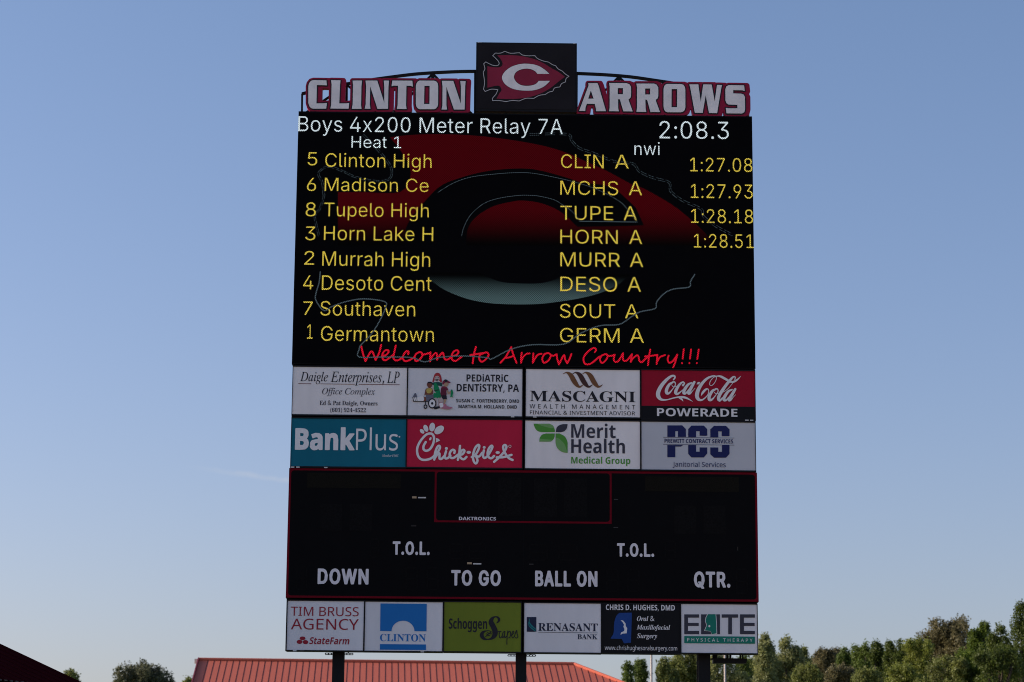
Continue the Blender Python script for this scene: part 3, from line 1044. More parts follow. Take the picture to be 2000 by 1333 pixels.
cp([(950, 800), (1120, 800), (1130, 910), (1000, 910)], 0, False)
cp([(1040, 910), (1120, 910), (1070, 1060), (1030, 1050)], PEACH, False)
cp([(1130, 650), (1170, 640), (1185, 700), (1250, 650), (1270, 680), (1190, 760), (1150, 730)], PEACH)
cp([(1250, 640), (1290, 620), (1320, 720), (1300, 800), (1320, 860), (1270, 840), (1230, 850), (1245, 760)], DRESS)
cp(ell(950, 940, 62, 70), SKIN, False)
cp([(900, 1030), (980, 1010), (1050, 1060), (1100, 1050), (1140, 1120), (1300, 1160), (1200, 1215), (1040, 1200), (920, 1160)], PINK)
cp([(905, 1040), (1000, 1030), (1020, 1130), (930, 1160)], 11)
late(g, 'cartoon_print', cart, A)
sticker((998, 813.9, 1004.6, 816), STICK, A, -0.032)

A = ad('white sign with bronze wave emblem over spaced black serif capitals', [(1027.3, 721.5), (1249.8, 723.6), (1249.8, 816), (1026.8, 813.9)], V_WHITE)
g = Flat()
z = Zoom(1010, 700, 6.06)
for x0, mi in ((540, 0), (650, 1), (768, 0)):
    g.stroke(z([(x0, 190, 5), (x0 + 45, 172, 18), (x0 + 95, 205, 52), (x0 + 145, 290, 56), (x0 + 195, 340, 26), (x0 + 245, 315, 5)]), mi=mi, caps=False)
late(g, 'wave_emblem', [I_BROWN, I_DBROWN], A)
sticker((1041, 814.3, 1048, 816.4), STICK, A, -0.032)
g = Flat()
text(g, 'MASCAGNI', 'serif', 1034.8, 1241, 764.9, 785.1, cap='M')
text(g, 'WEALTH MANAGEMENT', 'sans', 1034.4, 1240.7, 790.9, 799.4, space=1.5)
text(g, 'FINANCIAL & INVESTMENT ADVISOR', 'sans', 1035, 1240.2, 803.4, 810.9, space=1.05)
late(g, 'lettering', [I_BLACK], A)

A = ad('crimson sign with flowing white script above a black strip of white capitals', [(1253, 723.3), (1474.3, 726.2), (1474.6, 820), (1252.8, 817.8)], V_CRIM)
g = Flat(-0.0145)
q1 = [P(1253, 793.4), P(1474.4, 795), P(1474.6, 820), P(1252.8, 817.8)]
qq = rect4([(1253, 793.4), (1474.4, 795), (1474.6, 820), (1252.8, 817.8)])
mb = MB()
mb.box(qq[0] + 0.001, qq[1] - 0.001, -0.0145, -0.0122, qq[2] + 0.001, qq[3])
mb.build('lower_strip', V_BLACK, A)
g = Flat(-0.020)
z = Zoom(1270, 720, 10.526)
for s in ([(478, 235, 30), (505, 195, 30), (495, 160, 38), (440, 160, 45), (360, 215, 58), (270, 305, 70), (195, 415, 78), (158, 520, 84), (175, 595, 78), (235, 645, 48), (340, 648, 26), (480, 612, 26), (600, 592, 34), (700, 600, 44), (780, 630, 32), (872, 685, 5)],
          [(600, 605, 40), (650, 640, 34), (675, 682, 4)],
          [(460, 290, 34), (390, 335, 52), (338, 430, 66), (335, 505, 62), (385, 512, 40), (465, 420, 18), (515, 340, 20), (500, 285, 26), (455, 285, 28)],
          [(440, 340, 12), (470, 380, 12), (540, 370, 12)],
          [(672, 350, 44), (700, 312, 28), (670, 285, 30), (600, 335, 48), (540, 430, 62), (520, 500, 66), (560, 528, 46), (640, 470, 20), (700, 410, 12)],
          [(850, 300, 30), (780, 335, 48), (715, 420, 62), (685, 500, 60), (720, 520, 40), (790, 440, 20), (850, 350, 20)],
          [(905, 285, 50), (840, 400, 62), (785, 505, 62), (815, 520, 36), (865, 470, 14), (922, 408, 8)],
          [(1042, 570, 5), (1075, 505, 44), (1130, 445, 44), (1175, 425, 26), (1200, 470, 18), (1180, 545, 18), (1120, 615, 24), (1050, 655, 38), (985, 635, 66), (958, 560, 80), (985, 445, 74), (1060, 320, 62), (1150, 225, 50), (1240, 175, 38), (1330, 160, 24), (1358, 210, 14), (1320, 300, 14), (1260, 357, 14), (1218, 335, 14), (1235, 265, 14), (1300, 190, 14), (1370, 163, 22), (1450, 172, 44), (1530, 215, 50), (1590, 248, 46)],
          [(1350, 430, 30), (1280, 465, 52), (1215, 570, 64), (1212, 645, 60), (1265, 645, 40), (1340, 560, 18), (1390, 480, 20), (1380, 428, 24), (1340, 425, 28)],
          [(1310, 490, 12), (1350, 525, 12), (1410, 510, 12)],
          [(1735, 235, 16), (1745, 190, 24), (1710, 175, 32), (1640, 245, 54), (1540, 370, 60), (1440, 520, 66), (1400, 620, 66), (1430, 662, 48), (1500, 590, 14)],
          [(1640, 285, 30), (1710, 280, 42), (1790, 235, 32), (1862, 160, 5)], [(1690, 310, 12), (1600, 420, 12), (1500, 490, 12)],
          [(1680, 440, 30), (1600, 480, 50), (1530, 580, 62), (1510, 650, 56), (1560, 655, 36), (1640, 565, 20), (1700, 480, 20)],
          [(1745, 430, 48), (1680, 540, 62), (1615, 645, 62), (1650, 655, 36), (1700, 600, 14), (1752, 545, 8)]):
    g.stroke(z(s), caps=True)
g.poly(z([(975, 285), (1030, 285), (1000, 332), (948, 332)]))
text(g, 'POWERADE', 'sansb', 1283, 1440, 798.6, 814.0, cap='E')
late(g, 'lettering', [I_WHITE], A)
for q in ((1455, 820.6, 1462, 822.6), (1464.5, 820.7, 1471, 822.6)):
    sticker(q, STICK, A, -0.032)

# row two
BOT = 912.6
A = ad('teal sign with two joined words in thick and thin white letters', [(570.2, 818), (793.5, 819.1), (791.8, 912.9), (568, 911.2)], V_TEAL)
g = Flat()
for q in ((568.3, 911.9, 575, 914.4), (578.6, 912, 585.4, 914.4), (633.2, 912.8, 639.8, 915)):
    sticker(q, STICK, A, -0.032)
text(g, 'Bank', 'sansb', 576.5, 693, 837.3, 879.8, weight=0.03, cap='B')
text(g, 'Plus', 'sans', 695.5, 777.5, 838.3, 880, cap='P')
text(g, 'Member FDIC', 'italic', 746.5, 778.7, 888.6, 893, cap='M')
g.poly(ell(780.2, 853.8, 1.6, 1.6))
late(g, 'lettering', [I_WHITE], A)

A = ad('red sign with white rounded script whose first letter is a bird head', [(796.2, 818.8), (1020, 821.8), (1019.6, 914.2), (794, 912.9)], V_RED)
g = Flat()
z = Zoom(800, 820, 9.5238)
for s in ([(300, 420), (262, 490), (262, 555), (310, 582), (380, 550), (438, 450), (455, 345), (430, 280), (378, 260), (300, 290), (210, 390), (152, 500), (140, 600), (165, 690), (220, 742), (300, 752), (390, 728), (470, 670)],
          [(460, 745), (475, 620), (515, 515), (552, 490), (565, 525), (535, 590), (490, 650), (468, 720)], [(468, 720), (520, 645), (555, 632), (556, 690), (560, 730), (600, 728), (655, 670)],
          [(678, 590), (655, 680), (672, 725), (720, 712), (758, 670)], [(832, 622), (838, 582), (800, 565), (760, 600), (745, 660), (770, 712), (825, 712), (900, 655)],
          [(938, 492), (925, 620), (898, 752)], [(912, 690), (960, 592), (1000, 565), (1020, 592), (985, 645), (930, 668), (960, 722), (1010, 740), (1058, 698)],
          [(1158, 700), (1225, 655), (1280, 560), (1297, 492), (1272, 475), (1220, 530), (1186, 630), (1180, 720), (1200, 790), (1235, 818), (1262, 772), (1245, 705), (1215, 672), (1290, 690), (1352, 620)],
          [(1382, 575), (1365, 665), (1388, 715), (1440, 690), (1500, 600), (1540, 515), (1522, 490), (1475, 540), (1450, 630), (1472, 702), (1520, 722), (1572, 680)],
          [(1572, 788), (1680, 690), (1770, 585), (1800, 510), (1775, 475), (1742, 500), (1748, 560), (1790, 650), (1850, 722), (1915, 755)], [(1622, 706), (1750, 700), (1895, 660)]):
    g.stroke(z(s), 4.5)
for e in ((685, 540, 28, 27, 0), (1388, 520, 27, 26, 0), (1100, 612, 42, 27, 0), (1638, 616, 40, 26, 0), (233, 222, 50, 33, 45), (303, 165, 42, 68, -22), (420, 143, 53, 82, 8), (550, 196, 102, 66, -38), (387, 361, 20, 32, 25)):
    g.poly(z(ell(*e)))
g.poly(z([(490, 345), (540, 362), (568, 392), (530, 412), (485, 434), (494, 390)]))
g.poly(z(ell(1865, 500, 27, 27)), [z(ell(1865, 500, 19, 19))])
late(g, 'lettering', [I_WHITE], A)

A = ad('white sign with four leaf emblem in green and grey beside bold grey words', [(1026, 822.1), (1250, 823.8), (1250, 917), (1025.2, 915.4)], V_WHITE)
g = Flat()
z = Zoom(1010, 700, 6.06)
g.poly(z([(195, 777)] + smooth([(380, 777), (425, 800), (445, 850), (446, 877)], 4) + smooth([(290, 877), (240, 862), (210, 825), (195, 777)], 4)[:-1]))
g.poly(z(smooth([(235, 778), (300, 805), (380, 825), (440, 832)], 4) + smooth([(440, 832), (420, 798), (380, 778)], 4)[1:]), mi=1)
g.poly(z(smooth([(262, 990), (268, 945), (295, 908), (340, 893)], 4) + [(446, 893)] + smooth([(446, 893), (440, 940), (415, 978), (380, 990)], 4)[1:]))
g.poly(z([(262, 990)] + smooth([(268, 955), (330, 962), (425, 968)], 4) + [(400, 988), (380, 990)]), mi=1)
g.poly(z([(455, 893)] + smooth([(500, 893), (560, 925), (590, 975), (597, 1010)], 4) + [(597, 1123)] + smooth([(597, 1123), (530, 1110), (475, 1065), (455, 1005)], 4)[1:]))
g.poly(z([(456, 940)] + smooth([(500, 955), (560, 1020), (595, 1118)], 4) + smooth([(595, 1121), (530, 1108), (477, 1063), (456, 1003)], 4)[1:]), mi=1)
g.poly(z(smooth([(458, 877), (468, 825), (500, 795), (545, 782)], 4) + [(597, 782)] + smooth([(597, 782), (588, 830), (560, 865), (520, 877)], 4)[1:]), mi=2)
late(g, 'leaf_emblem', [I_GREEN, I_LGREEN, I_GREY], A)
g = Flat()
text(g, 'Merit', 'sansb', 1115.6, 1202.3, 829.5, 856, cap='M')
text(g, 'Health', 'sansb', 1115.6, 1220.4, 859, 885.8, cap='H')
late(g, 'grey_lettering', [I_GREY], A)
g = Flat()
text(g, 'Medical Group', 'sansb', 1115.6, 1231, 893.6, 906.4, cap='M')
late(g, 'green_lettering', [I_GREEN], A)

A = ad('pale grey sign with three big navy block letters split by a name banner', [(1253, 823.9), (1474.7, 826.5), (1475.5, 919.5), (1252.6, 917.7)], mat('pale_grey_sign_face', (0.58, 0.60, 0.63), 0.42, 0.25, var=0.04, scale=0.9))
g = Flat()
z = Zoom(1240, 700, 5.796)
for q in ([(367, 762), (535, 762), (577, 805), (577, 893), (487, 893), (487, 828), (457, 828), (457, 893), (367, 893)], [(367, 985), (545, 985), (520, 1002), (457, 1002), (457, 1123), (367, 1123)],
          [(640, 765), (780, 765), (818, 805), (818, 880), (732, 880), (732, 828), (692, 828), (692, 895), (603, 895), (603, 805)], [(603, 985), (692, 985), (692, 1060), (732, 1060), (732, 1012), (818, 1012), (818, 1080), (780, 1125), (640, 1125), (603, 1085)],
          [(895, 768), (1030, 768), (1070, 808), (1070, 885), (982, 885), (982, 830), (943, 830), (943, 897), (853, 897), (853, 808)], [(985, 985), (1070, 985), (1070, 1085), (1030, 1128), (895, 1128), (853, 1088), (853, 1012), (943, 1012), (943, 1062), (985, 1062)]):
    g.poly(z(q))
for y in (903, 983):
    g.stroke(z([(320, y - 6), (1125, y + 3)]), 0.7, sm=False, caps=False)
text(g, 'PREWITT CONTRACT SERVICES', 'sansb', 1297.8, 1431.5, 858.4, 866.2, cap='P', space=1.02)
text(g, 'Janitorial Services', 'sans', 1313.8, 1417.2, 903.2, 912.6, cap='J')
late(g, 'lettering', [I_NAVY], A)

# bottom row
def small(*a, **k):
    return ad(*a, margins=(1.3, 2.0), **k)
A = small('white sign with thin red capitals above a three oval emblem', [(562.1, 1173.8), (710.9, 1175.2), (709.2, 1271.2), (560, 1269.9)], V_COOL)
g = Flat()
text(g, 'TIM BRUSS', 'sans', 568, 700.7, 1186, 1203.6)
text(g, 'AGENCY', 'sans', 568.6, 700.7, 1209.4, 1230.2)
text(g, 'StateFarm', 'sansb', 604.3, 682.5, 1245.4, 1258.8, shear=0.2, cap='F')
late(g, 'lettering', [I_RED], A)
g = Flat()
z = Zoom(540, 1150, 5.882)
for e in ((300, 572, 33, 21), (266, 613, 33, 24), (334, 616, 31, 24)):
    g.poly(z(ell(*e)), dy=0)
late(g, 'oval_emblem', [I_RED], A)
sticker((572.3, 1270.2, 579.2, 1272.6), STICK, A, -0.032)
sticker((586.4, 1270.6, 593, 1272.8), FADED, A, -0.032)

A = small('pale sign with a blue square holding a white half sun over blue serif capitals', [(713.7, 1175.5), (865, 1176.9), (863.5, 1272.7), (712, 1271.2)], V_COOL)
g = Flat()
arc = [(787.2 + 22.4 * math.cos(t), 1233.4 - 20.5 * math.sin(t)) for t in [math.pi * i / 16 for i in range(17)]]
g.poly([(743.2, 1179.2), (833.6, 1180), (833.0, 1233.6)] + arc + [(742.6, 1232.9)])
g.rect(742, 1258.9, 832, 1269.8)
late(g, 'sunrise_emblem', [I_BLUE], A)
sticker((821.5, 1273.0, 828.3, 1274.9), STICK, A, -0.032)
g = Flat()
text(g, 'CLINTON', 'serif', 742.3, 831.6, 1239.2, 1253, cap='N')
late(g, 'lettering', [I_BLUE], A)

A = small('olive green sign with a large black flourished initial', [(868, 1176.3), (1018, 1177.7), (1017.3, 1274.1), (866.8, 1272)], V_GREEN)
g = Flat()
text(g, 'Schoggen', 'sansb', 876.5, 951.3, 1208.7, 1228.7, cap='S')
z = Zoom(930, 1195, 19.04)
g.stroke(z([(745, 430, 8), (820, 380, 60), (850, 290, 90), (800, 215, 62), (700, 195, 44), (600, 260, 110), (555, 390, 180), (630, 550, 190), (700, 720, 190), (690, 870, 175), (590, 990, 100), (430, 1035, 40), (290, 1005, 100), (210, 900, 140), (240, 790, 110), (350, 725, 44), (480, 715, 26), (600, 770, 20)]))
for s in ([(800, 760), (880, 735), (930, 735)], [(900, 735), (858, 830), (870, 950), (910, 980), (975, 900)], [(1060, 735), (1000, 780), (970, 900), (985, 975), (1030, 930), (1062, 800)],
          [(1068, 740), (1052, 900), (1072, 975), (1125, 920)], [(1175, 720), (1150, 950), (1140, 1220)], [(1150, 900), (1200, 760), (1262, 740), (1280, 830), (1250, 960), (1200, 980)],
          [(1310, 900), (1392, 800), (1392, 730), (1350, 760), (1325, 880), (1350, 980), (1420, 930)], [(1420, 930), (1500, 700), (1520, 820), (1550, 920), (1510, 985), (1455, 970)]):
    g.stroke(z(s), 1.5)
for s in ([(350, 940), (430, 860), (540, 770)], [(430, 860), (380, 830)], [(460, 840), (430, 770)], [(420, 880), (500, 900)], [(480, 820), (570, 830)]):
    g.stroke(z(s), 1.6)
late(g, 'lettering', [I_BLACK], A)

A = small('pale sign with dark square emblem of teal curves beside navy serif capitals', [(1024, 1178), (1173.7, 1179.8), (1173.3, 1275.2), (1023.5, 1274.4)], V_COOL)
g = Flat()
z = Zoom(860, 1150, 5.882)
g.poly(z([(993, 328), (1103, 328), (1103, 497), (993, 497)]))
for s in ([(1028, 345, 4), (1022, 390, 12), (1050, 430, 16), (1098, 470, 10)], [(1012, 385, 4), (1022, 430, 10), (1060, 465, 14), (1098, 494, 8)]):
    g.stroke(z(s), mi=1, caps=False)
late(g, 'square_emblem', [I_DNAVY, I_TEAL], A)
g = Flat()
text(g, 'RENASANT', 'serif', 1051.3, 1167.4, 1218, 1233, cap='N')
text(g, 'BANK', 'serif', 1127.8, 1166.9, 1239.6, 1249, cap='N')
g.stroke([(1050.4, 1235.3), (1167.2, 1236.8)], 0.7, sm=False, caps=False)
late(g, 'lettering', [I_DNAVY], A)

A = small('black sign with a blue state map and white surgeon lettering', [(1176.6, 1179.8), (1327.6, 1181.2), (1327.6, 1276), (1176.2, 1275.2)], V_BLACK)
g = Flat()
z = Zoom(1160, 1150, 5.882)
g.poly(z(smooth([(190, 575), (225, 510), (232, 400), (255, 320), (290, 280)], 4) + [(435, 278), (432, 400), (425, 622), (345, 630), (320, 580)]))
g.poly(z([(305, 365), (335, 368), (362, 400), (365, 430), (382, 458), (375, 515), (330, 518), (305, 532), (312, 505), (345, 490), (350, 465), (338, 440), (345, 415), (328, 385)]), mi=1)
late(g, 'map_emblem', [I_MAPBLUE, I_WHITE], A)
g = Flat()
text(g, 'CHRIS D. HUGHES, DMD', 'sansb', 1183.3, 1318, 1181.8, 1192.4, cap='H')
text(g, 'www.chrishughesoralsurgery.com', 'sans', 1181, 1322.4, 1261.5, 1270.4, cap='h')
text(g, 'Oral &', 'bital', 1243.8, 1278.2, 1204, 1213.4, cap='O')
text(g, 'Maxillofacial', 'bital', 1243.3, 1308.8, 1221.3, 1230.2, cap='M')
text(g, 'Surgery', 'bital', 1243.8, 1283.3, 1237.6, 1247, cap='S')
late(g, 'lettering', [I_WHITE], A)

A = small('white sign with blocky dark capitals over a green strip beside the right edge', [(1330.5, 1180.6), (1478.4, 1181.1), (1479.1, 1276.2), (1330.5, 1275.6)], V_COOL)
g = Flat()
for q in ([(1037, 297), (1207, 297), (1207, 335), (1080, 335), (1080, 395), (1203, 395), (1203, 430), (1080, 430), (1080, 487), (1207, 487), (1207, 525), (1037, 525)],
          [(1230, 297), (1350, 297), (1350, 400), (1320, 487), (1345, 490), (1345, 525), (1230, 525)], [(1404, 297), (1447, 297), (1447, 525), (1404, 525)],
          [(1467, 297), (1655, 297), (1655, 335), (1585, 335), (1585, 525), (1542, 525), (1542, 335), (1467, 335)],
          [(1677, 297), (1848, 297), (1848, 335), (1722, 335), (1722, 395), (1845, 395), (1845, 430), (1722, 430), (1722, 487), (1848, 487), (1848, 525), (1677, 525)]):
    g.poly(z(q))
late(g, 'block_lettering', [I_GREY], A)
g = Flat(-0.0230)
mp_ = [(1308, 295), (1397, 295), (1405, 400), (1408, 515), (1355, 527), (1340, 490), (1272, 482), (1298, 420), (1282, 380), (1288, 335)]
ctr = (1345, 405)
g.poly(z([(ctr[0] + (x - ctr[0]) * 1.1, ctr[1] + (y - ctr[1]) * 1.04) for x, y in mp_]), mi=1)
g.poly(z(mp_))
g.poly(z(ell(1325, 433, 11, 13)), mi=1)
g.rect(1336.3, 1243.5, 1474.2, 1257.3)
late(g, 'map_and_strip', [I_JADE, I_WHITE], A)
g = Flat(-0.0270)
text(g, 'PHYSICAL THERAPY', 'sans', 1342, 1469.4, 1247.4, 1253.8, space=1.4)
late(g, 'strip_lettering', [I_WHITE], A)

# ---- emblem box on top
ce = rect4([(930.5, 82.8), (1125.5, 85.3), (1127.8, 219.5), (928.6, 217)])
EB = thing('emblem_sign', ((ce[0] + ce[1]) / 2, 0.2, ce[2]), 'tall black box sign on top showing a red arrowhead around a white letter C', 'sign')
m = MB()
m.box(ce[0], ce[1], 0.0, 0.42, ce[2], ce[3])
m.build('cabinet', mat('black_box_shell', (0.010, 0.010, 0.012), 0.5, 0.15), EB)
m = MB()
fx, fz = 3.5 * MPP, 4.5 * MPP
m.box(ce[0] + fx, ce[1] - fx, -0.012, -0.001, ce[2] + fz, ce[3] - 3.5 * MPP)
m.build('face', mat('faded_black_face', (0.020, 0.018, 0.021), 0.6, 0.05, var=0.15, scale=1.5), EB)
z = Zoom(910, 60, 7.842)
SIGNRED = mat('faded_red_vinyl', (0.29, 0.018, 0.050), 0.5, 0.2, var=0.08)
SIGNWHT = mat('reflective_white_vinyl', (0.92, 0.88, 0.86), 0.5, 0.2, var=0.09, scale=3)
g = Flat(-0.0145)
body = smooth([(480, 383), (600, 380), (760, 385), (900, 405), (1040, 440), (1180, 500), (1310, 580), (1420, 640), (1515, 712)], 4) + smooth([(1515, 712), (1400, 800), (1300, 880), (1180, 950), (1040, 1005), (900, 1035), (740, 1052), (600, 1052), (470, 1045)], 4)[1:] + \
    smooth([(470, 1045), (510, 970), (545, 915), (515, 855), (460, 850), (400, 862), (330, 880)], 4)[1:] + smooth([(330, 880), (330, 720), (328, 548)], 2)[1:] + smooth([(328, 548), (400, 562), (500, 568), (550, 545), (560, 500), (530, 440), (480, 383)], 4)[1:-1]
CW = [(1278, 668), (1215, 610), (1130, 555), (1040, 525), (930, 512), (820, 520), (700, 558), (610, 620), (560, 690), (556, 750), (600, 825), (690, 885), (800, 915), (930, 925), (1060, 915), (1180, 870), (1250, 815), (1286, 775)]
CI = [(1115, 775), (1080, 815), (1020, 842), (930, 852), (840, 838), (770, 790), (735, 720), (760, 650), (830, 605), (920, 588), (1000, 598), (1060, 628), (1095, 668)]
cwhite = smooth(CW, 4) + smooth(CI, 4)
cx, cy = 925, 718
cblk = [(x + (x - cx) * 0.012 + (4 if x > 1100 else 0), y + (y - cy) * 0.02) for x, y in smooth(CW, 4)] + [(x - (x - cx) * 0.03, y - (y - cy) * 0.05) for x, y in smooth(CI, 4)]
g.poly(z(body))
late(g, 'red_arrowhead', [SIGNRED], EB)
g = Flat(-0.0160)
g.poly(z(cblk), mi=1)
g.poly(z(cwhite))
late(g, 'letter', [SIGNWHT, I_BLACK], EB)
g = Flat(-0.0165)
ol = [[(410, 390), (450, 350)], [(450, 350), (530, 350), (598, 322)], [(598, 322), (680, 352), (820, 345)], [(820, 345), (870, 380), (950, 392), (1055, 390)], [(1055, 390), (1100, 435), (1180, 470), (1268, 490)],
      [(1268, 490), (1320, 525), (1375, 545)], [(1375, 545), (1410, 590), (1480, 630)], [(1480, 630), (1520, 670), (1578, 706)], [(1578, 706), (1535, 740), (1525, 792)], [(1525, 792), (1465, 820), (1440, 868)],
      [(1440, 868), (1360, 885), (1330, 935)], [(1330, 935), (1270, 950), (1215, 985)], [(1215, 985), (1120, 1000), (1040, 1045)], [(1040, 1045), (920, 1045), (815, 1085)], [(815, 1085), (710, 1078), (612, 1095)], [(612, 1095), (520, 1080), (408, 1080)],
      [(408, 1080), (410, 1040), (460, 980), (490, 912)], [(490, 912), (390, 905), (295, 940)], [(295, 940), (270, 905)], [(270, 905), (285, 800), (265, 645)], [(265, 645), (290, 590), (272, 515)], [(272, 515), (305, 488)],
      [(305, 488), (400, 535), (470, 545), (508, 520), (490, 470), (410, 390)]]
for s in ol:
    g.stroke(z(s), 1.25)
late(g, 'arrowhead_outline', [mat('grey_outline_vinyl', (0.60, 0.58, 0.58))], EB)
for q in ((933.2, 82.9, 936.5, 84.0), (938.6, 83.4, 940.2, 84.3), (1119.3, 85.0, 1120.6, 86.3), (1121.7, 85.0, 1123.4, 86.5)):
    sticker(q, STICK, EB, -0.003)

# ---- cut-out letter signs
za, zb2 = Zoom(585, 140, 11.4286), Zoom(755, 140, 11.4286)
zc, zd = Zoom(1120, 140, 11.1111), Zoom(1290, 140, 10.811)
CLIN = [(za([(310, 195), (600, 200), (610, 312), (560, 307), (387, 305), (377, 715), (550, 713), (612, 705), (595, 830), (310, 832), (265, 820), (225, 780), (198, 700), (198, 330), (215, 262), (255, 212)]), []),
        (za([(705, 195), (915, 200), (903, 310), (887, 715), (1050, 715), (1108, 705), (1095, 832), (690, 828), (707, 740), (717, 290)]), []),
        (za([(1185, 205), (1395, 205), (1382, 330), (1373, 760), (1385, 835), (1168, 835), (1187, 740), (1195, 300)]), []),
        (za([(1475, 205), (1735, 205), (1893, 705), (1893, 320), (1882, 205), (1998, 207), (1985, 330), (1975, 832), (1740, 835), (1578, 330), (1568, 740), (1583, 832), (1455, 832), (1477, 740), (1488, 330)]), []),
        (zb2([(130, 205), (575, 208), (588, 340), (540, 322), (443, 318), (435, 760), (447, 838), (232, 835), (247, 750), (258, 318), (160, 318), (112, 332)]), []),
        (zb2([(740, 205), (1060, 208), (1105, 222), (1140, 265), (1152, 320), (1150, 720), (1138, 780), (1100, 828), (1060, 842), (740, 842), (700, 825), (665, 780), (655, 720), (655, 330), (667, 270), (700, 222)]), [zb2([(845, 322), (963, 322), (958, 728), (837, 728)])]),
        (zb2([(1235, 210), (1490, 212), (1658, 722), (1660, 330), (1645, 215), (1765, 218), (1755, 330), (1742, 850), (1505, 850), (1335, 340), (1335, 760), (1350, 850), (1228, 850), (1247, 760), (1250, 330)]), [])]
ARRO = [(zc([(320, 255), (520, 255), (545, 310), (705, 862), (490, 862), (488, 800), (465, 705), (290, 702), (260, 790), (255, 858), (125, 855), (330, 300)]), [zc([(378, 410), (438, 592), (320, 592)])]),
        (zc([(775, 252), (1150, 255), (1215, 280), (1250, 340), (1250, 530), (1235, 575), (1195, 605), (1202, 640), (1285, 868), (1085, 865), (1008, 605), (968, 602), (970, 800), (985, 865), (775, 862), (787, 780), (787, 330)]), [zc([(962, 362), (1075, 362), (1075, 495), (962, 495)])]),
        (zc([(1365, 265), (1745, 265), (1805, 290), (1840, 350), (1840, 540), (1825, 585), (1785, 615), (1793, 655), (1878, 882), (1672, 880), (1600, 615), (1560, 612), (1565, 800), (1580, 878), (1368, 875), (1380, 790), (1380, 340)]), [zc([(1555, 370), (1665, 370), (1665, 502), (1555, 502)])]),
        (zd([(140, 265), (440, 268), (485, 285), (515, 330), (524, 390), (525, 760), (510, 815), (475, 850), (430, 862), (150, 862), (105, 845), (75, 800), (65, 740), (65, 370), (78, 315), (105, 280)]), [zd([(235, 372), (353, 372), (350, 755), (232, 755)])]),
        (zd([(610, 275), (800, 275), (807, 340), (850, 650), (895, 330), (905, 275), (1080, 278), (1145, 640), (1188, 330), (1195, 285), (1300, 290), (1285, 340), (1195, 880), (1025, 878), (955, 500), (890, 875), (725, 872), (625, 320)]), []),
        (zd([(1440, 290), (1765, 295), (1778, 410), (1720, 398), (1535, 395), (1535, 465), (1700, 470), (1755, 490), (1782, 540), (1785, 800), (1770, 860), (1720, 888), (1395, 885), (1380, 770), (1440, 780), (1625, 780), (1625, 705), (1440, 700), (1395, 670), (1372, 610), (1370, 380), (1390, 318)]), [])]
LRED = mat('crimson_letter_panel', (0.34, 0.008, 0.045), 0.5, 0.2, var=0.1)
for polys, label in ((CLIN, 'seven red backed white block letters left of the black emblem box'), (ARRO, 'six red backed white block letters right of the black emblem box')):
    xs = [p[0] for lp, _ in polys for p in lp]
    cx = sum(xs) / len(xs)
    p0 = P(cx, 217.5 + 0.0118 * (cx - 584))
    o = thing('letter_sign', (p0.x, 0.08, p0.z), label, 'sign', 'cut-out letter signs on top')
    clip = (217.2, 0.0118, 584)
    extrude_loops(union_loops(polys, 5.4, 5.6, clip=clip), 0.02, 0.16).build('backing', LRED, o)
    extrude_loops(union_loops(polys, 2.2, 0, step=0.5, clip=clip), 0.008, 0.0195).build('letter_outline', I_BLACK, o)
    for lp, hs in polys:
        extrude_loops([(lp, hs)], -0.004, 0.0075).build('letter', SIGNWHT, o)

finish_text()
for g, name, mats, parent, label in LATE:
    g.build(name, mats, parent)

# ---- black box hung under the right end
x0, x1 = P(1387.5, 1290, 0.5).x, P(1458.5, 1290, 0.5).x
zt, zb_ = P(1420, 1286.6, 0.5).z, P(1420, 1296.3, 0.5).z
HB = thing('hanging_box', ((x0 + x1) / 2, 0.5, zb_), 'long black box hung on short straps under the right end of the board', 'box')
m = MB()
m.add([(x0 + 0.03, 0.4, zt), (x1 - 0.02, 0.4, zt), (x1 - 0.0, 0.4, zt - 0.02), (x1 - 0.02, 0.4, zb_), (x0 + 0.06, 0.4, zb_), (x0 + 0.06, 0.4, zt - 0.03),
       (x0 + 0.03, 0.66, zt), (x1 - 0.02, 0.66, zt), (x1 - 0.0, 0.66, zt - 0.02), (x1 - 0.02, 0.66, zb_), (x0 + 0.06, 0.66, zb_), (x0 + 0.06, 0.66, zt - 0.03)],
      [(5, 4, 3, 2, 1, 0), (6, 7, 8, 9, 10, 11)] + [(i, (i + 1) % 6, 6 + (i + 1) % 6, 6 + i) for i in range(6)])
m.build('body', BLK, HB)
for a, b in ((1391.5, 1400.5), (1418.5, 1422), (1424.8, 1428.5), (1444.5, 1447.5), (1449.3, 1452)):
    m = MB()
    m.box(P(a, 1282, 0.5).x, P(b, 1282, 0.5).x, 0.5, 0.54, zt - 0.002, BOTZ + 0.06)
    m.build('strap', BLK, HB)
m = MB()
m.box(P(1382, 1290, 0.5).x, x0 + 0.04, 0.46, 0.5, zt - 0.035, zt - 0.005)
m.build('arm', BLK, HB)

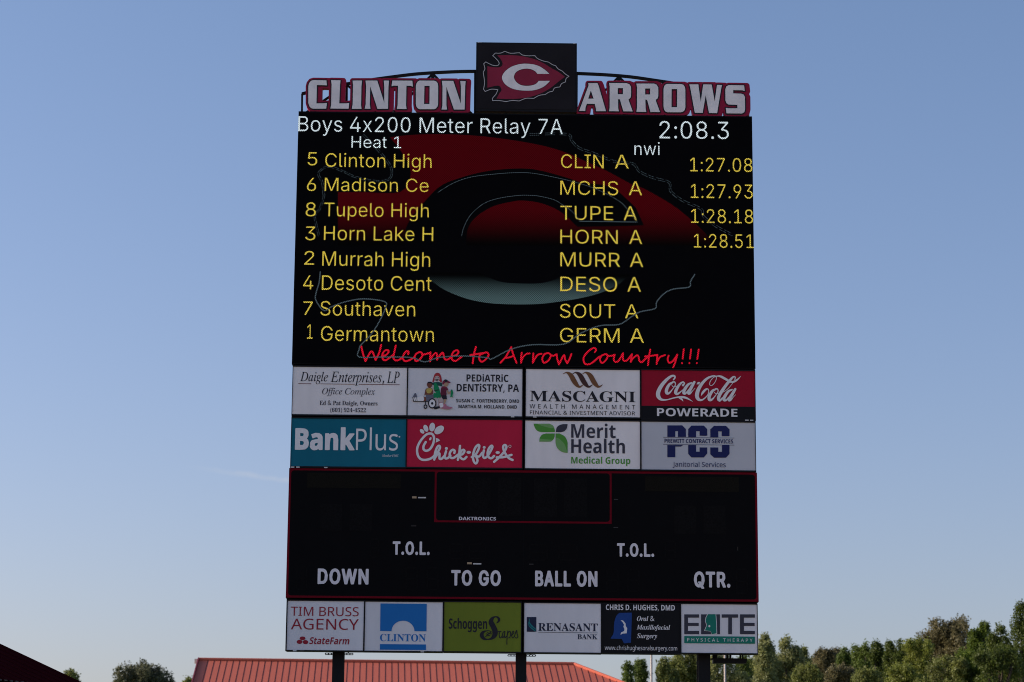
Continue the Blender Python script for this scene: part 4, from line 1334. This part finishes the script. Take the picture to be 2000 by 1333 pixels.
# ------------------------------------------------------------------ light poles behind
POLEM = mat('weathered_pole', (0.52, 0.44, 0.38), 0.6, 0.3)
for px, Yp, hgt, lab in ((1272.5, 62.0, 13.5, 'slim tan pole rising beside the end of the red roof'), (1416.2, 62.0, 13.5, 'slim tan pole seen below the hung black box, before the trees')):
    b = P(px, 1333, Yp)
    o = thing('pole', (b.x, Yp, 0), lab, 'pole', 'slim poles behind the scoreboard')
    m = MB()
    m.tube([(b.x, Yp, 0), (b.x, Yp, hgt)], [0.062, 0.05], 14)
    m.build('shaft', POLEM, o, smooth=True)
    m = MB()
    m.box(b.x - 0.16, b.x + 0.16, Yp - 0.16, Yp + 0.16, 0, 0.05)
    m.build('base_plate', POLEM, o)
    m = MB()
    m.tube([(b.x, Yp, hgt), (b.x, Yp, hgt + 0.05), (b.x, Yp, hgt + 0.1)], [0.05, 0.07, 0.01], 14)
    m.build('cap', POLEM, o)

# ------------------------------------------------------------------ buildings
def corr_roof(mb, a, b, up, nrm, run_lo, run_hi, pitch, rib_w, rib_h, mi=0):
    pass
RED_ROOF = mat('red_metal_roof', (0.60, 0.145, 0.088), 0.55, 0.1, var=0.05, scale=1.2, stretch=(3, 0.3, 0.3))
RED_DK = mat('dark_red_trim', (0.20, 0.02, 0.025), 0.45, 0.4)
BRICK = mat('tan_brick_wall', (0.34, 0.22, 0.16), 0.85, 0.2, var=0.2, scale=6)
# long hall with the red standing seam roof
YA = 60.0
A0 = P(389, 1289.5, YA)
az = R(-2.44)
rd = Vector((math.cos(az), -math.sin(az), 0))             # along the ridge, away to the right
dn = Vector((-math.sin(-az) * -1, -math.cos(az), 0))
dn = Vector((rd.y, -rd.x, 0))                             # down-slope, towards the field
d1 = ray(1121, 1298)
# ridge end: intersect the line A0 + rd t with the vertical plane through the camera and that pixel
nrm = Vector((d1.y, -d1.x, 0))
t1 = nrm.dot(CAM - A0) / nrm.dot(rd)
A1 = A0 + rd * t1
RUN, HIP, SLP = 7.5, 5.6, math.tan(R(21.0))
def rf(t, s, h=0.0):
    """point of the front slope: t along the ridge, s metres out from it"""
    p = A0 + rd * t + dn * s
    return Vector((p.x, p.y, A0.z - s * SLP + h))
HALL = thing('field_house', (A0 + rd * (t1 / 2)).xy.to_3d(), 'long building with a red standing seam metal roof behind the posts', 'building')
m = MB()
def rfb(t, s, h=0.0):
    p = A0 + rd * t - dn * s
    return Vector((p.x, p.y, A0.z - s * SLP + h))
th = 0.12
tip = [rf(0, 0), rf(t1, 0), rf(t1 + HIP, RUN), rf(0, RUN)]
m.add(tip, [(3, 2, 1, 0)])
m.add([rfb(0, 0), rfb(t1, 0), rfb(t1 + HIP, RUN), rfb(0, RUN)], [(0, 1, 2, 3)])
m.add([rf(t1, 0), rf(t1 + HIP, RUN), rfb(t1 + HIP, RUN)], [(0, 1, 2)])
m.add([p + Vector((0, 0, -th)) for p in (rf(0, 0), rf(0, RUN), rfb(0, RUN))] + [rf(0, 0), rf(0, RUN), rfb(0, RUN)], [(0, 1, 4, 3), (2, 0, 3, 5)])
sp_ = 12.45 / FPX * (A0.y - CAM.y) * 0.985
k = 1
while True:                                               # the standing seams are ribs of the sheet
    t = 0.12 + k * sp_
    k += 1
    if t > t1 + HIP - 0.1:
        break
    s0 = max(0.05, (t - t1) * RUN / HIP + 0.02)
    a, b = rf(t, s0), rf(t, RUN)
    wv = rd * 0.012
    up = Vector((0, 0, 0.011))
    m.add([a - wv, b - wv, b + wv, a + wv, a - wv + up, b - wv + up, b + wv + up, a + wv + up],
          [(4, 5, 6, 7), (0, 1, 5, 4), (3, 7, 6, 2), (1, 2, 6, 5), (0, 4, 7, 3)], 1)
RO = m.build('roof', [RED_ROOF, mat('seam_shade', (0.060, 0.010, 0.012), 0.6, 0.2)], HALL)  # shaded side of the seams is put into the ribs' dark colour
m = MB()
m.tube([rf(-0.03, 0, 0.03), rf(t1, 0, 0.03)], 0.085, 8)
m.build('ridge_cap', RED_ROOF, RO)
m = MB()
m.tube([rf(t1, 0, 0.03), rf(t1 + HIP, RUN, 0.03)], 0.08, 8)
m.build('hip_cap', RED_ROOF, RO)
m = MB()
m.bar(rf(-0.02, 0, 0.0), rf(-0.02, RUN, 0.0), 0.05, 0.26)
m.bar(rfb(-0.02, 0, 0.0), rfb(-0.02, RUN, 0.0), 0.05, 0.26)
m.build('rake_trim', RED_DK, RO)
m = MB()
eave = A0.z - (RUN - 0.5) * SLP - 0.15
def gp(t, s, zv):
    p = A0 + rd * t + dn * s
    return Vector((p.x, p.y, zv))
e0, e1, w_ = 0.35, t1 + HIP - 0.6, RUN - 0.6
cs4 = [(e0, w_), (e1, w_), (e1, -w_), (e0, -w_)]
m.add([gp(t, s, 0) for t, s in cs4] + [gp(t, s, eave) for t, s in cs4], [(0, 1, 5, 4), (1, 2, 6, 5), (2, 3, 7, 6), (3, 0, 4, 7)])
m.add([gp(e0, w_, eave), gp(e0, -w_, eave), gp(e0, 0, A0.z - 0.2)], [(0, 1, 2)])
m.build('wall', BRICK, HALL)
m = MB()
q = P(382.8, 1291.5, YA)
m.box(q.x - 0.06, q.x + 0.07, YA - 0.1, YA + 0.1, q.z - 0.12, q.z + 0.10)
LB = m.build('end_light', mat('white_fixture', (0.8, 0.76, 0.66)), HALL)
m = MB()
m.box(q.x + 0.07, q.x + 0.18, YA - 0.08, YA + 0.08, q.z - 0.10, q.z + 0.09)
m.build('bracket', RED_DK, LB)

# near shed on the left, its slope facing away from the sun
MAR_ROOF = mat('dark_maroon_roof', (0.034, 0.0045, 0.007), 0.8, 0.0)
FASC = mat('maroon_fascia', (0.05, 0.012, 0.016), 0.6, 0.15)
C0 = P(188, 1346.5, 4.0)                                  # far lower corner of the slope
al = R(61)
ev = Vector((math.cos(al), math.sin(al), 0))              # eave direction, away from the camera
ot = Vector((math.sin(al), -math.cos(al), 0))             # outward, down the slope
SR, SS, SL = 6.5, math.tan(R(21.4)), 24.0
def sp2(t, s, h=0.0):
    """t metres back from the far end along the eave, s metres up-slope from the eave"""
    p = C0 - ev * t - ot * s
    return Vector((p.x, p.y, C0.z + s * SS + h))
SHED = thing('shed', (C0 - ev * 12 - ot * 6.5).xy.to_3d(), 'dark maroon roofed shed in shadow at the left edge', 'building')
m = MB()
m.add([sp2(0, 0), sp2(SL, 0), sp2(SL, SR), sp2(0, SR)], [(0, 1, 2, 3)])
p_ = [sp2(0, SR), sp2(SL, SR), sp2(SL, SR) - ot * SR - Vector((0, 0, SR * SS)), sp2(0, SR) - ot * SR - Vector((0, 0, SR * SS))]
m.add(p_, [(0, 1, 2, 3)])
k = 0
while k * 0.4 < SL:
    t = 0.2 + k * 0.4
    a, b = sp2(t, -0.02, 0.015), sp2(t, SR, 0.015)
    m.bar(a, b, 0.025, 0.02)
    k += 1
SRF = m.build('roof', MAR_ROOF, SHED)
m = MB()                                                  # ribbed sheet ends that catch light along the eave
k = 0
while k * 0.2 < SL:
    a = sp2(0.1 + k * 0.2, -0.03, 0.0)
    m.bar(a, a + ev * 0.09, 0.03, 0.03)
    k += 1
m.build('sheet_ends', mat('bare_metal_ends', (0.035, 0.035, 0.032), 0.5, 0.4), SRF)
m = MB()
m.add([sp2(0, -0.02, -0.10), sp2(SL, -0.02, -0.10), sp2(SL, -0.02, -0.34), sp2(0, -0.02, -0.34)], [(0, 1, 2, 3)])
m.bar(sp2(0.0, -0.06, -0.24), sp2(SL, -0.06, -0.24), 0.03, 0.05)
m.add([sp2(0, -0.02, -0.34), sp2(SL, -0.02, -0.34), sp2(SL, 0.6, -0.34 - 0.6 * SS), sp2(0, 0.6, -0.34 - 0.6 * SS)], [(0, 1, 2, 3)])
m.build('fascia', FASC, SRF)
m = MB()
m.bar(sp2(-0.02, -0.02, -0.02), sp2(-0.02, SR, -0.02), 0.04, 0.16)
m.build('rake_trim', MAR_ROOF, SRF)
m = MB()
for t in (0.6, SL - 0.3):
    a, b = sp2(t, 0.6), sp2(t, 2 * SR - 0.6)
    top = sp2(t, SR)
    m.add([(a.x, a.y, 0), (b.x, b.y, 0), (b.x, b.y, a.z - 0.35), (top.x, top.y, top.z - 0.35), (a.x, a.y, a.z - 0.35)], [(0, 1, 2, 3, 4)])
for s in (0.6, 2 * SR - 0.6):
    a, b = sp2(0.6, s), sp2(SL - 0.3, s)
    zt_ = sp2(0, 0.6).z - 0.35
    m.add([(a.x, a.y, 0), (b.x, b.y, 0), (b.x, b.y, zt_), (a.x, a.y, zt_)], [(0, 1, 2, 3)])
m.build('wall', BRICK, SHED)

# ------------------------------------------------------------------ trees
def leafmat(name, rgb, var=0.32, trans=0.4):
    m = bpy.data.materials.new(name)
    m.use_nodes = True
    n, l = m.node_tree.nodes, m.node_tree.links
    b = n['Principled BSDF']
    b.inputs['Roughness'].default_value = 0.55
    b.inputs['Specular IOR Level'].default_value = 0.3
    g = n.new('ShaderNodeNewGeometry')
    wn = n.new('ShaderNodeTexNoise')
    wn.inputs['Scale'].default_value = 1.3
    wn.inputs['Detail'].default_value = 6
    l.new(g.outputs['Position'], wn.inputs['Vector'])
    rp = n.new('ShaderNodeValToRGB')
    rp.color_ramp.elements[0].position = 0.32
    rp.color_ramp.elements[1].position = 0.68
    rp.color_ramp.elements[0].color = [c * (1 - var) for c in rgb] + [1]
    rp.color_ramp.elements[1].color = [rgb[0] * (1 + var * 1.1), rgb[1] * (1 + var), rgb[2] * (1 + var * 0.6), 1]
    l.new(wn.outputs[0], rp.inputs[0])
    l.new(rp.outputs[0], b.inputs['Base Color'])
    tr = n.new('ShaderNodeBsdfTranslucent')
    l.new(rp.outputs[0], tr.inputs['Color'])
    mx = n.new('ShaderNodeMixShader')
    mx.inputs[0].default_value = trans
    l.new(b.outputs[0], mx.inputs[1])
    l.new(tr.outputs[0], mx.inputs[2])
    l.new(mx.outputs[0], n['Material Output'].inputs[0])
    return m
LM = {'olive': leafmat('olive_leaves', (0.180, 0.200, 0.056)), 'pale': leafmat('pale_leaves', (0.265, 0.280, 0.115)), 'brown': leafmat('brown_olive_leaves', (0.165, 0.145, 0.072)),
      'green': leafmat('mid_green_leaves', (0.120, 0.165, 0.036)), 'dark': leafmat('dark_green_leaves', (0.088, 0.116, 0.022)), 'lime': leafmat('yellow_green_leaves', (0.195, 0.220, 0.045)), 'fresh': leafmat('fresh_green_leaves', (0.115, 0.160, 0.022)),
      'hazy': leafmat('hazy_grey_green_leaves', (0.125, 0.130, 0.075))}
BARK = mat('bark', (0.09, 0.07, 0.055), 0.9, 0.1, var=0.3, scale=8)
def tree(name, px, top, hw, Y, kind, label, group=None, lobes=26, leaf=0.26, form='round', dens=1.0, seed=0):
    """a tree whose crown top stands at this pixel; hw = half width of the crown in pixels"""
    rs = np.random.RandomState(seed + 100)
    d = Y - CAM.y
    s = d / FPX
    T = P(px, top, Y)
    rx = hw * s
    ch = min(max(3.4 * rx, 0.66 * T.z), T.z - 1.6)
    base = Vector((T.x, Y, 0))
    o = thing(name, base, label, 'tree', group)
    zvis = P(px, 1345, Y).z - 0.6
    hvis = max(T.z - zvis, 1.0)
    rx *= {'round': 1.12, 'tall': 1.45, 'spire': 1.5}[form]
    hc = {'round': 1.3, 'tall': 2.4, 'spire': 3.0}[form] * rx
    def prof(h):
        t = min(1.0, h / hc)
        return rx * (t ** 0.85 if form == 'spire' else t ** 0.68 if form == 'tall' else math.sqrt(max(0.0, 1 - (1 - t) ** 2)))
    lr0 = min(max(rx * 0.25, 0.38), 0.9)
    n1 = int(3.6 * 2 * rx * hvis / (math.pi * lr0 * lr0)) + 6
    n2 = int(1.2 * 2 * rx * max(ch - hvis, 0) / (math.pi * (1.5 * lr0) ** 2)) + 2
    # several leaders of different height make the outline uneven
    nlead = {'round': 6, 'tall': 4, 'spire': 2}[form] if rx > 0.7 else 2
    lead = [(0.0, 0.0, 0.0, 0.66 if form == 'round' else 0.6)]
    for j in range(1, nlead):
        an = rs.uniform(0, 2 * math.pi)
        ra = rx * rs.uniform(0.35, 0.75)
        dz = rs.uniform(0.02, 0.16) if form == 'round' else rs.uniform(0.10, 0.45)
        lead.append((ra * math.cos(an), ra * math.sin(an), hc * dz * (ra / (0.5 * rx)) ** 1.5, rs.uniform(0.42, 0.60)))
    C, Rd = [], []
    for i in range(n1 + n2):
        lr = lr0 * rs.uniform(0.6, 1.25) * (1.0 if i < n1 else 1.5)
        lx, ly, lz, lk = lead[i % nlead]
        h = rs.uniform(0.0, hvis) if i < n1 else rs.uniform(hvis, max(ch, hvis + 0.1))
        if i < nlead:
            h = lz
            lr = lr0 * 0.7
        h = max(h, lz) + lr * (0.8 if i < nlead else 1.0)
        wide = min(1.0, (h - lz) / max(hc, 0.1))
        t = min(1.0, (h - lz) / (hc * lk))
        pr = t ** 0.85 if form == 'spire' else t ** 0.65 if form == 'tall' else math.sqrt(max(0.0, 1 - (1 - t) ** 2))
        r = max(rx * (lk + (1 - lk) * 0.5 * wide) * pr - 0.6 * lr, 0.04)
        if h > 0.8 * ch:
            r *= 0.75
        a = rs.uniform(0, 2 * math.pi)
        k = 0.0 if i < nlead else rs.uniform(0.2, 1.0) ** 0.6
        k *= rs.uniform(0.8, 1.2)
        C.append((T.x + lx + r * k * math.cos(a), Y + ly + r * k * math.sin(a), T.z - h))
        Rd.append(lr)
    C, Rd = np.array(C), np.array(Rd)
    # clumps of sprigs inside every lobe, leaf-sized faces inside every sprig
    V, Fc = [], []
    for c, r in zip(C, Rd):
        vis = 1.0 if c[2] + r > zvis else 0.4
        ns = int(max(14, 52 * (r / 0.9) ** 2) * dens * vis)
        sp = rs.normal(size=(ns, 3))
        sp /= np.linalg.norm(sp, axis=1)[:, None]
        sp *= (rs.uniform(0.35, 1.0, (ns, 1)) ** 0.5) * r
        sp[:, 2] *= 1.15
        nl = 13
        q = np.repeat(sp, nl, 0) + rs.normal(size=(ns * nl, 3)) * [0.11, 0.11, 0.17] * (leaf / 0.26)
        q += c
        nr = rs.normal(size=(len(q), 3)) + np.repeat(sp, nl, 0) * 0.5 / r + [0, 0, 0.35]
        nr /= np.linalg.norm(nr, axis=1)[:, None]
        t = np.cross(nr, rs.normal(size=(len(q), 3)))
        t /= np.linalg.norm(t, axis=1)[:, None]
        b = np.cross(nr, t)
        sz = 0.85 * leaf * rs.uniform(0.55, 1.1, (len(q), 1))
        V.append(np.stack([q - t * sz * .5, q + b * sz * .32, q + t * sz * .5, q - b * sz * .32], 1).reshape(-1, 3))
    V = np.concatenate(V)
    me = bpy.data.meshes.new('crown')
    nf = len(V) // 4
    me.vertices.add(len(V))
    me.vertices.foreach_set('co', (V - np.array(base)).astype(np.float32).ravel())
    me.loops.add(len(V))
    me.loops.foreach_set('vertex_index', np.arange(len(V), dtype=np.int32))
    me.polygons.add(nf)
    me.polygons.foreach_set('loop_start', np.arange(0, len(V), 4, dtype=np.int32))
    me.materials.append(LM[kind])
    me.update(calc_edges=True)
    cr = bpy.data.objects.new('crown', me)
    COL.objects.link(cr)
    cr.parent = o
    m = MB()
    m.tube([base, base + Vector((0.1, 0, T.z * 0.35)), base + Vector((0, 0.1, T.z * 0.7)), Vector((T.x, Y, T.z - 0.8))], [0.02 * T.z, 0.015 * T.z, 0.008 * T.z, 0.02], 8)
    for i in rs.choice(len(C), min(12, len(C)), replace=False):
        c = Vector(C[i])
        h = max(T.z * 0.25, c.z - 2.2 - 0.4 * (Vector((c.x, c.y, 0)) - base).length)
        a = Vector((T.x, Y, h))
        m.tube([a, (a + c) / 2 + Vector((0, 0, -0.15)), c], [0.10, 0.06, 0.02], 6)
    m.build('trunk', BARK, o, smooth=True)
    return o

G1, G2 = 'trees along the right horizon', 'trees left of the long red roof'
TR = [
    # px, top, hw, Y, kind, form, label, lobes, leaf
    (279, 1298, 56, 190, 'hazy', 'round', 'rounded grey green tree standing alone between the shed and the red roof', 40, 0.34),
    (138, 1316, 17, 200, 'olive', 'round', 'small olive tree peeping over the shadowed shed roof', 16, 0.36),
    (370, 1330, 12, 210, 'olive', 'round', 'low tree tip just left of the red roof end', 12, 0.36),
    (1224, 1298, 12, 150, 'green', 'round', 'small upright tree nearest the falling red roof edge', 16, 0.26),
    (1251, 1293, 17, 152, 'green', 'round', 'small rounded tree between the red roof and the first slim pole', 22, 0.26),
    (1297, 1288, 18, 150, 'olive', 'tall', 'narrow olive tree right of the slim pole by the roof', 22, 0.26),
    (1345, 1268, 40, 158, 'olive', 'round', 'broad olive tree left of the right hand post, topped by the board', 44, 0.28),
    (1412, 1262, 38, 150, 'pale', 'tall', 'broad pale tree directly below the hung black box', 44, 0.28),
    (1456, 1272, 26, 152, 'green', 'tall', 'darker green tree under the right end of the hung box', 26, 0.28),
    (1493, 1240, 24, 140, 'pale', 'tall', 'pale feathery tree touching the lower right board corner', 36, 0.26),
    (1535, 1246, 34, 142, 'pale', 'tall', 'tall pale poplar like tree, second from the board edge', 48, 0.26),
    (1570, 1268, 20, 146, 'olive', 'tall', 'low olive tree on the right shoulder of the pale poplars', 22, 0.26),
    (1607, 1269, 22, 165, 'brown', 'round', 'rounded brown olive tree right of the pale poplars', 26, 0.24),
    (1634, 1268, 12, 166, 'brown', 'tall', 'slim brown olive tree beside the rounded brown one', 16, 0.24),
    (1650, 1266, 10, 150, 'green', 'spire', 'slender green tree starting the dark pointed row', 18, 0.24),
    (1670, 1262, 13, 148, 'green', 'tall', 'mid green tree, second in the pointed row', 22, 0.24),
    (1690, 1258, 16, 147, 'green', 'tall', 'widest mid green tree of the pointed row', 26, 0.24),
    (1710, 1255, 10, 144, 'dark', 'tall', 'dark green tree with upright twin tips in the pointed row', 20, 0.22),
    (1738, 1255, 13, 142, 'dark', 'spire', 'dark conical tree near the right end of the pointed row', 24, 0.22),
    (1757, 1251, 9, 141, 'dark', 'spire', 'narrowest dark spire before the yellow green tree', 22, 0.2),
    (1795, 1247, 34, 118, 'lime', 'round', 'bright yellow green tree in front of the brown one', 50, 0.22),
    (1872, 1207, 58, 150, 'brown', 'round', 'big brownish tree rising behind the greener ones', 70, 0.26),
    (1921, 1215, 22, 112, 'fresh', 'tall', 'fresh green tree overlapping the right side of the brown crown', 44, 0.2),
    (1956, 1220, 20, 108, 'dark', 'tall', 'dark green tree just left of the tallest tree at the frame edge', 40, 0.2),
    (1992, 1178, 32, 104, 'dark', 'spire', 'tallest dark green tree cut by the right frame edge', 80, 0.2),
    (1850, 1283, 46, 100, 'olive', 'round', 'low olive tree in front of the big brownish one', 50, 0.2),
    (1895, 1270, 34, 100, 'fresh', 'round', 'low fresh green tree below the overlapping fresh green one', 44, 0.2),
    (1755, 1300, 40, 104, 'lime', 'round', 'low yellowish tree in front of the pointed dark row', 44, 0.2),
    (1690, 1308, 30, 106, 'olive', 'round', 'low olive tree in front of the mid green pointed row', 34, 0.2),
    (1640, 1302, 34, 116, 'brown', 'round', 'low brown tree in front of the brown olive pair', 36, 0.22),
    (1580, 1300, 34, 122, 'olive', 'round', 'low olive tree in front of the right pale poplar', 36, 0.22),
    (1466, 1288, 26, 172, 'olive', 'round', 'olive tree deep behind the hung box and the lower right board corner', 26, 0.24),
    (1514, 1282, 22, 174, 'pale', 'round', 'pale tree deep in the gap between the two tall pale ones', 26, 0.24),
    (1557, 1284, 24, 172, 'olive', 'round', 'olive tree filling behind the right slope of the pale poplars', 26, 0.24),
    (1590, 1288, 22, 174, 'green', 'round', 'mid green tree filling the dip between pale poplar and brown olive pair', 26, 0.24),
    (1628, 1284, 24, 176, 'green', 'round', 'mid green tree deep behind the slim brown olive one', 26, 0.24),
    (1662, 1277, 24, 172, 'olive', 'round', 'olive tree deep behind the slender start of the pointed row', 26, 0.24),
    (1704, 1272, 24, 170, 'green', 'round', 'rounded green tree deep behind the twin tipped dark one', 26, 0.24),
    (1728, 1274, 24, 168, 'dark', 'round', 'dark rounded tree filling the gap before the dark conical one', 26, 0.24),
    (1772, 1268, 22, 164, 'green', 'round', 'green tree showing between the narrowest spire and the yellow green crown', 26, 0.24),
    (1838, 1236, 30, 152, 'brown', 'round', 'lower brown shoulder tree left of the big brownish crown', 40, 0.24),
    (1940, 1240, 26, 130, 'dark', 'round', 'dark rounded tree filling between the fresh green crown and frame edge giant', 40, 0.22),
    (1950, 1262, 50, 96, 'dark', 'round', 'low dark tree in the lower right corner', 64, 0.2),
]
for i, (px, top, hw, Y, kind, form, lab, lobes, leaf) in enumerate(TR):
    tree('tree', px, top, hw, Y, kind, lab, G2 if px < 600 else G1, lobes=lobes, leaf=leaf, form=form, seed=i * 7)
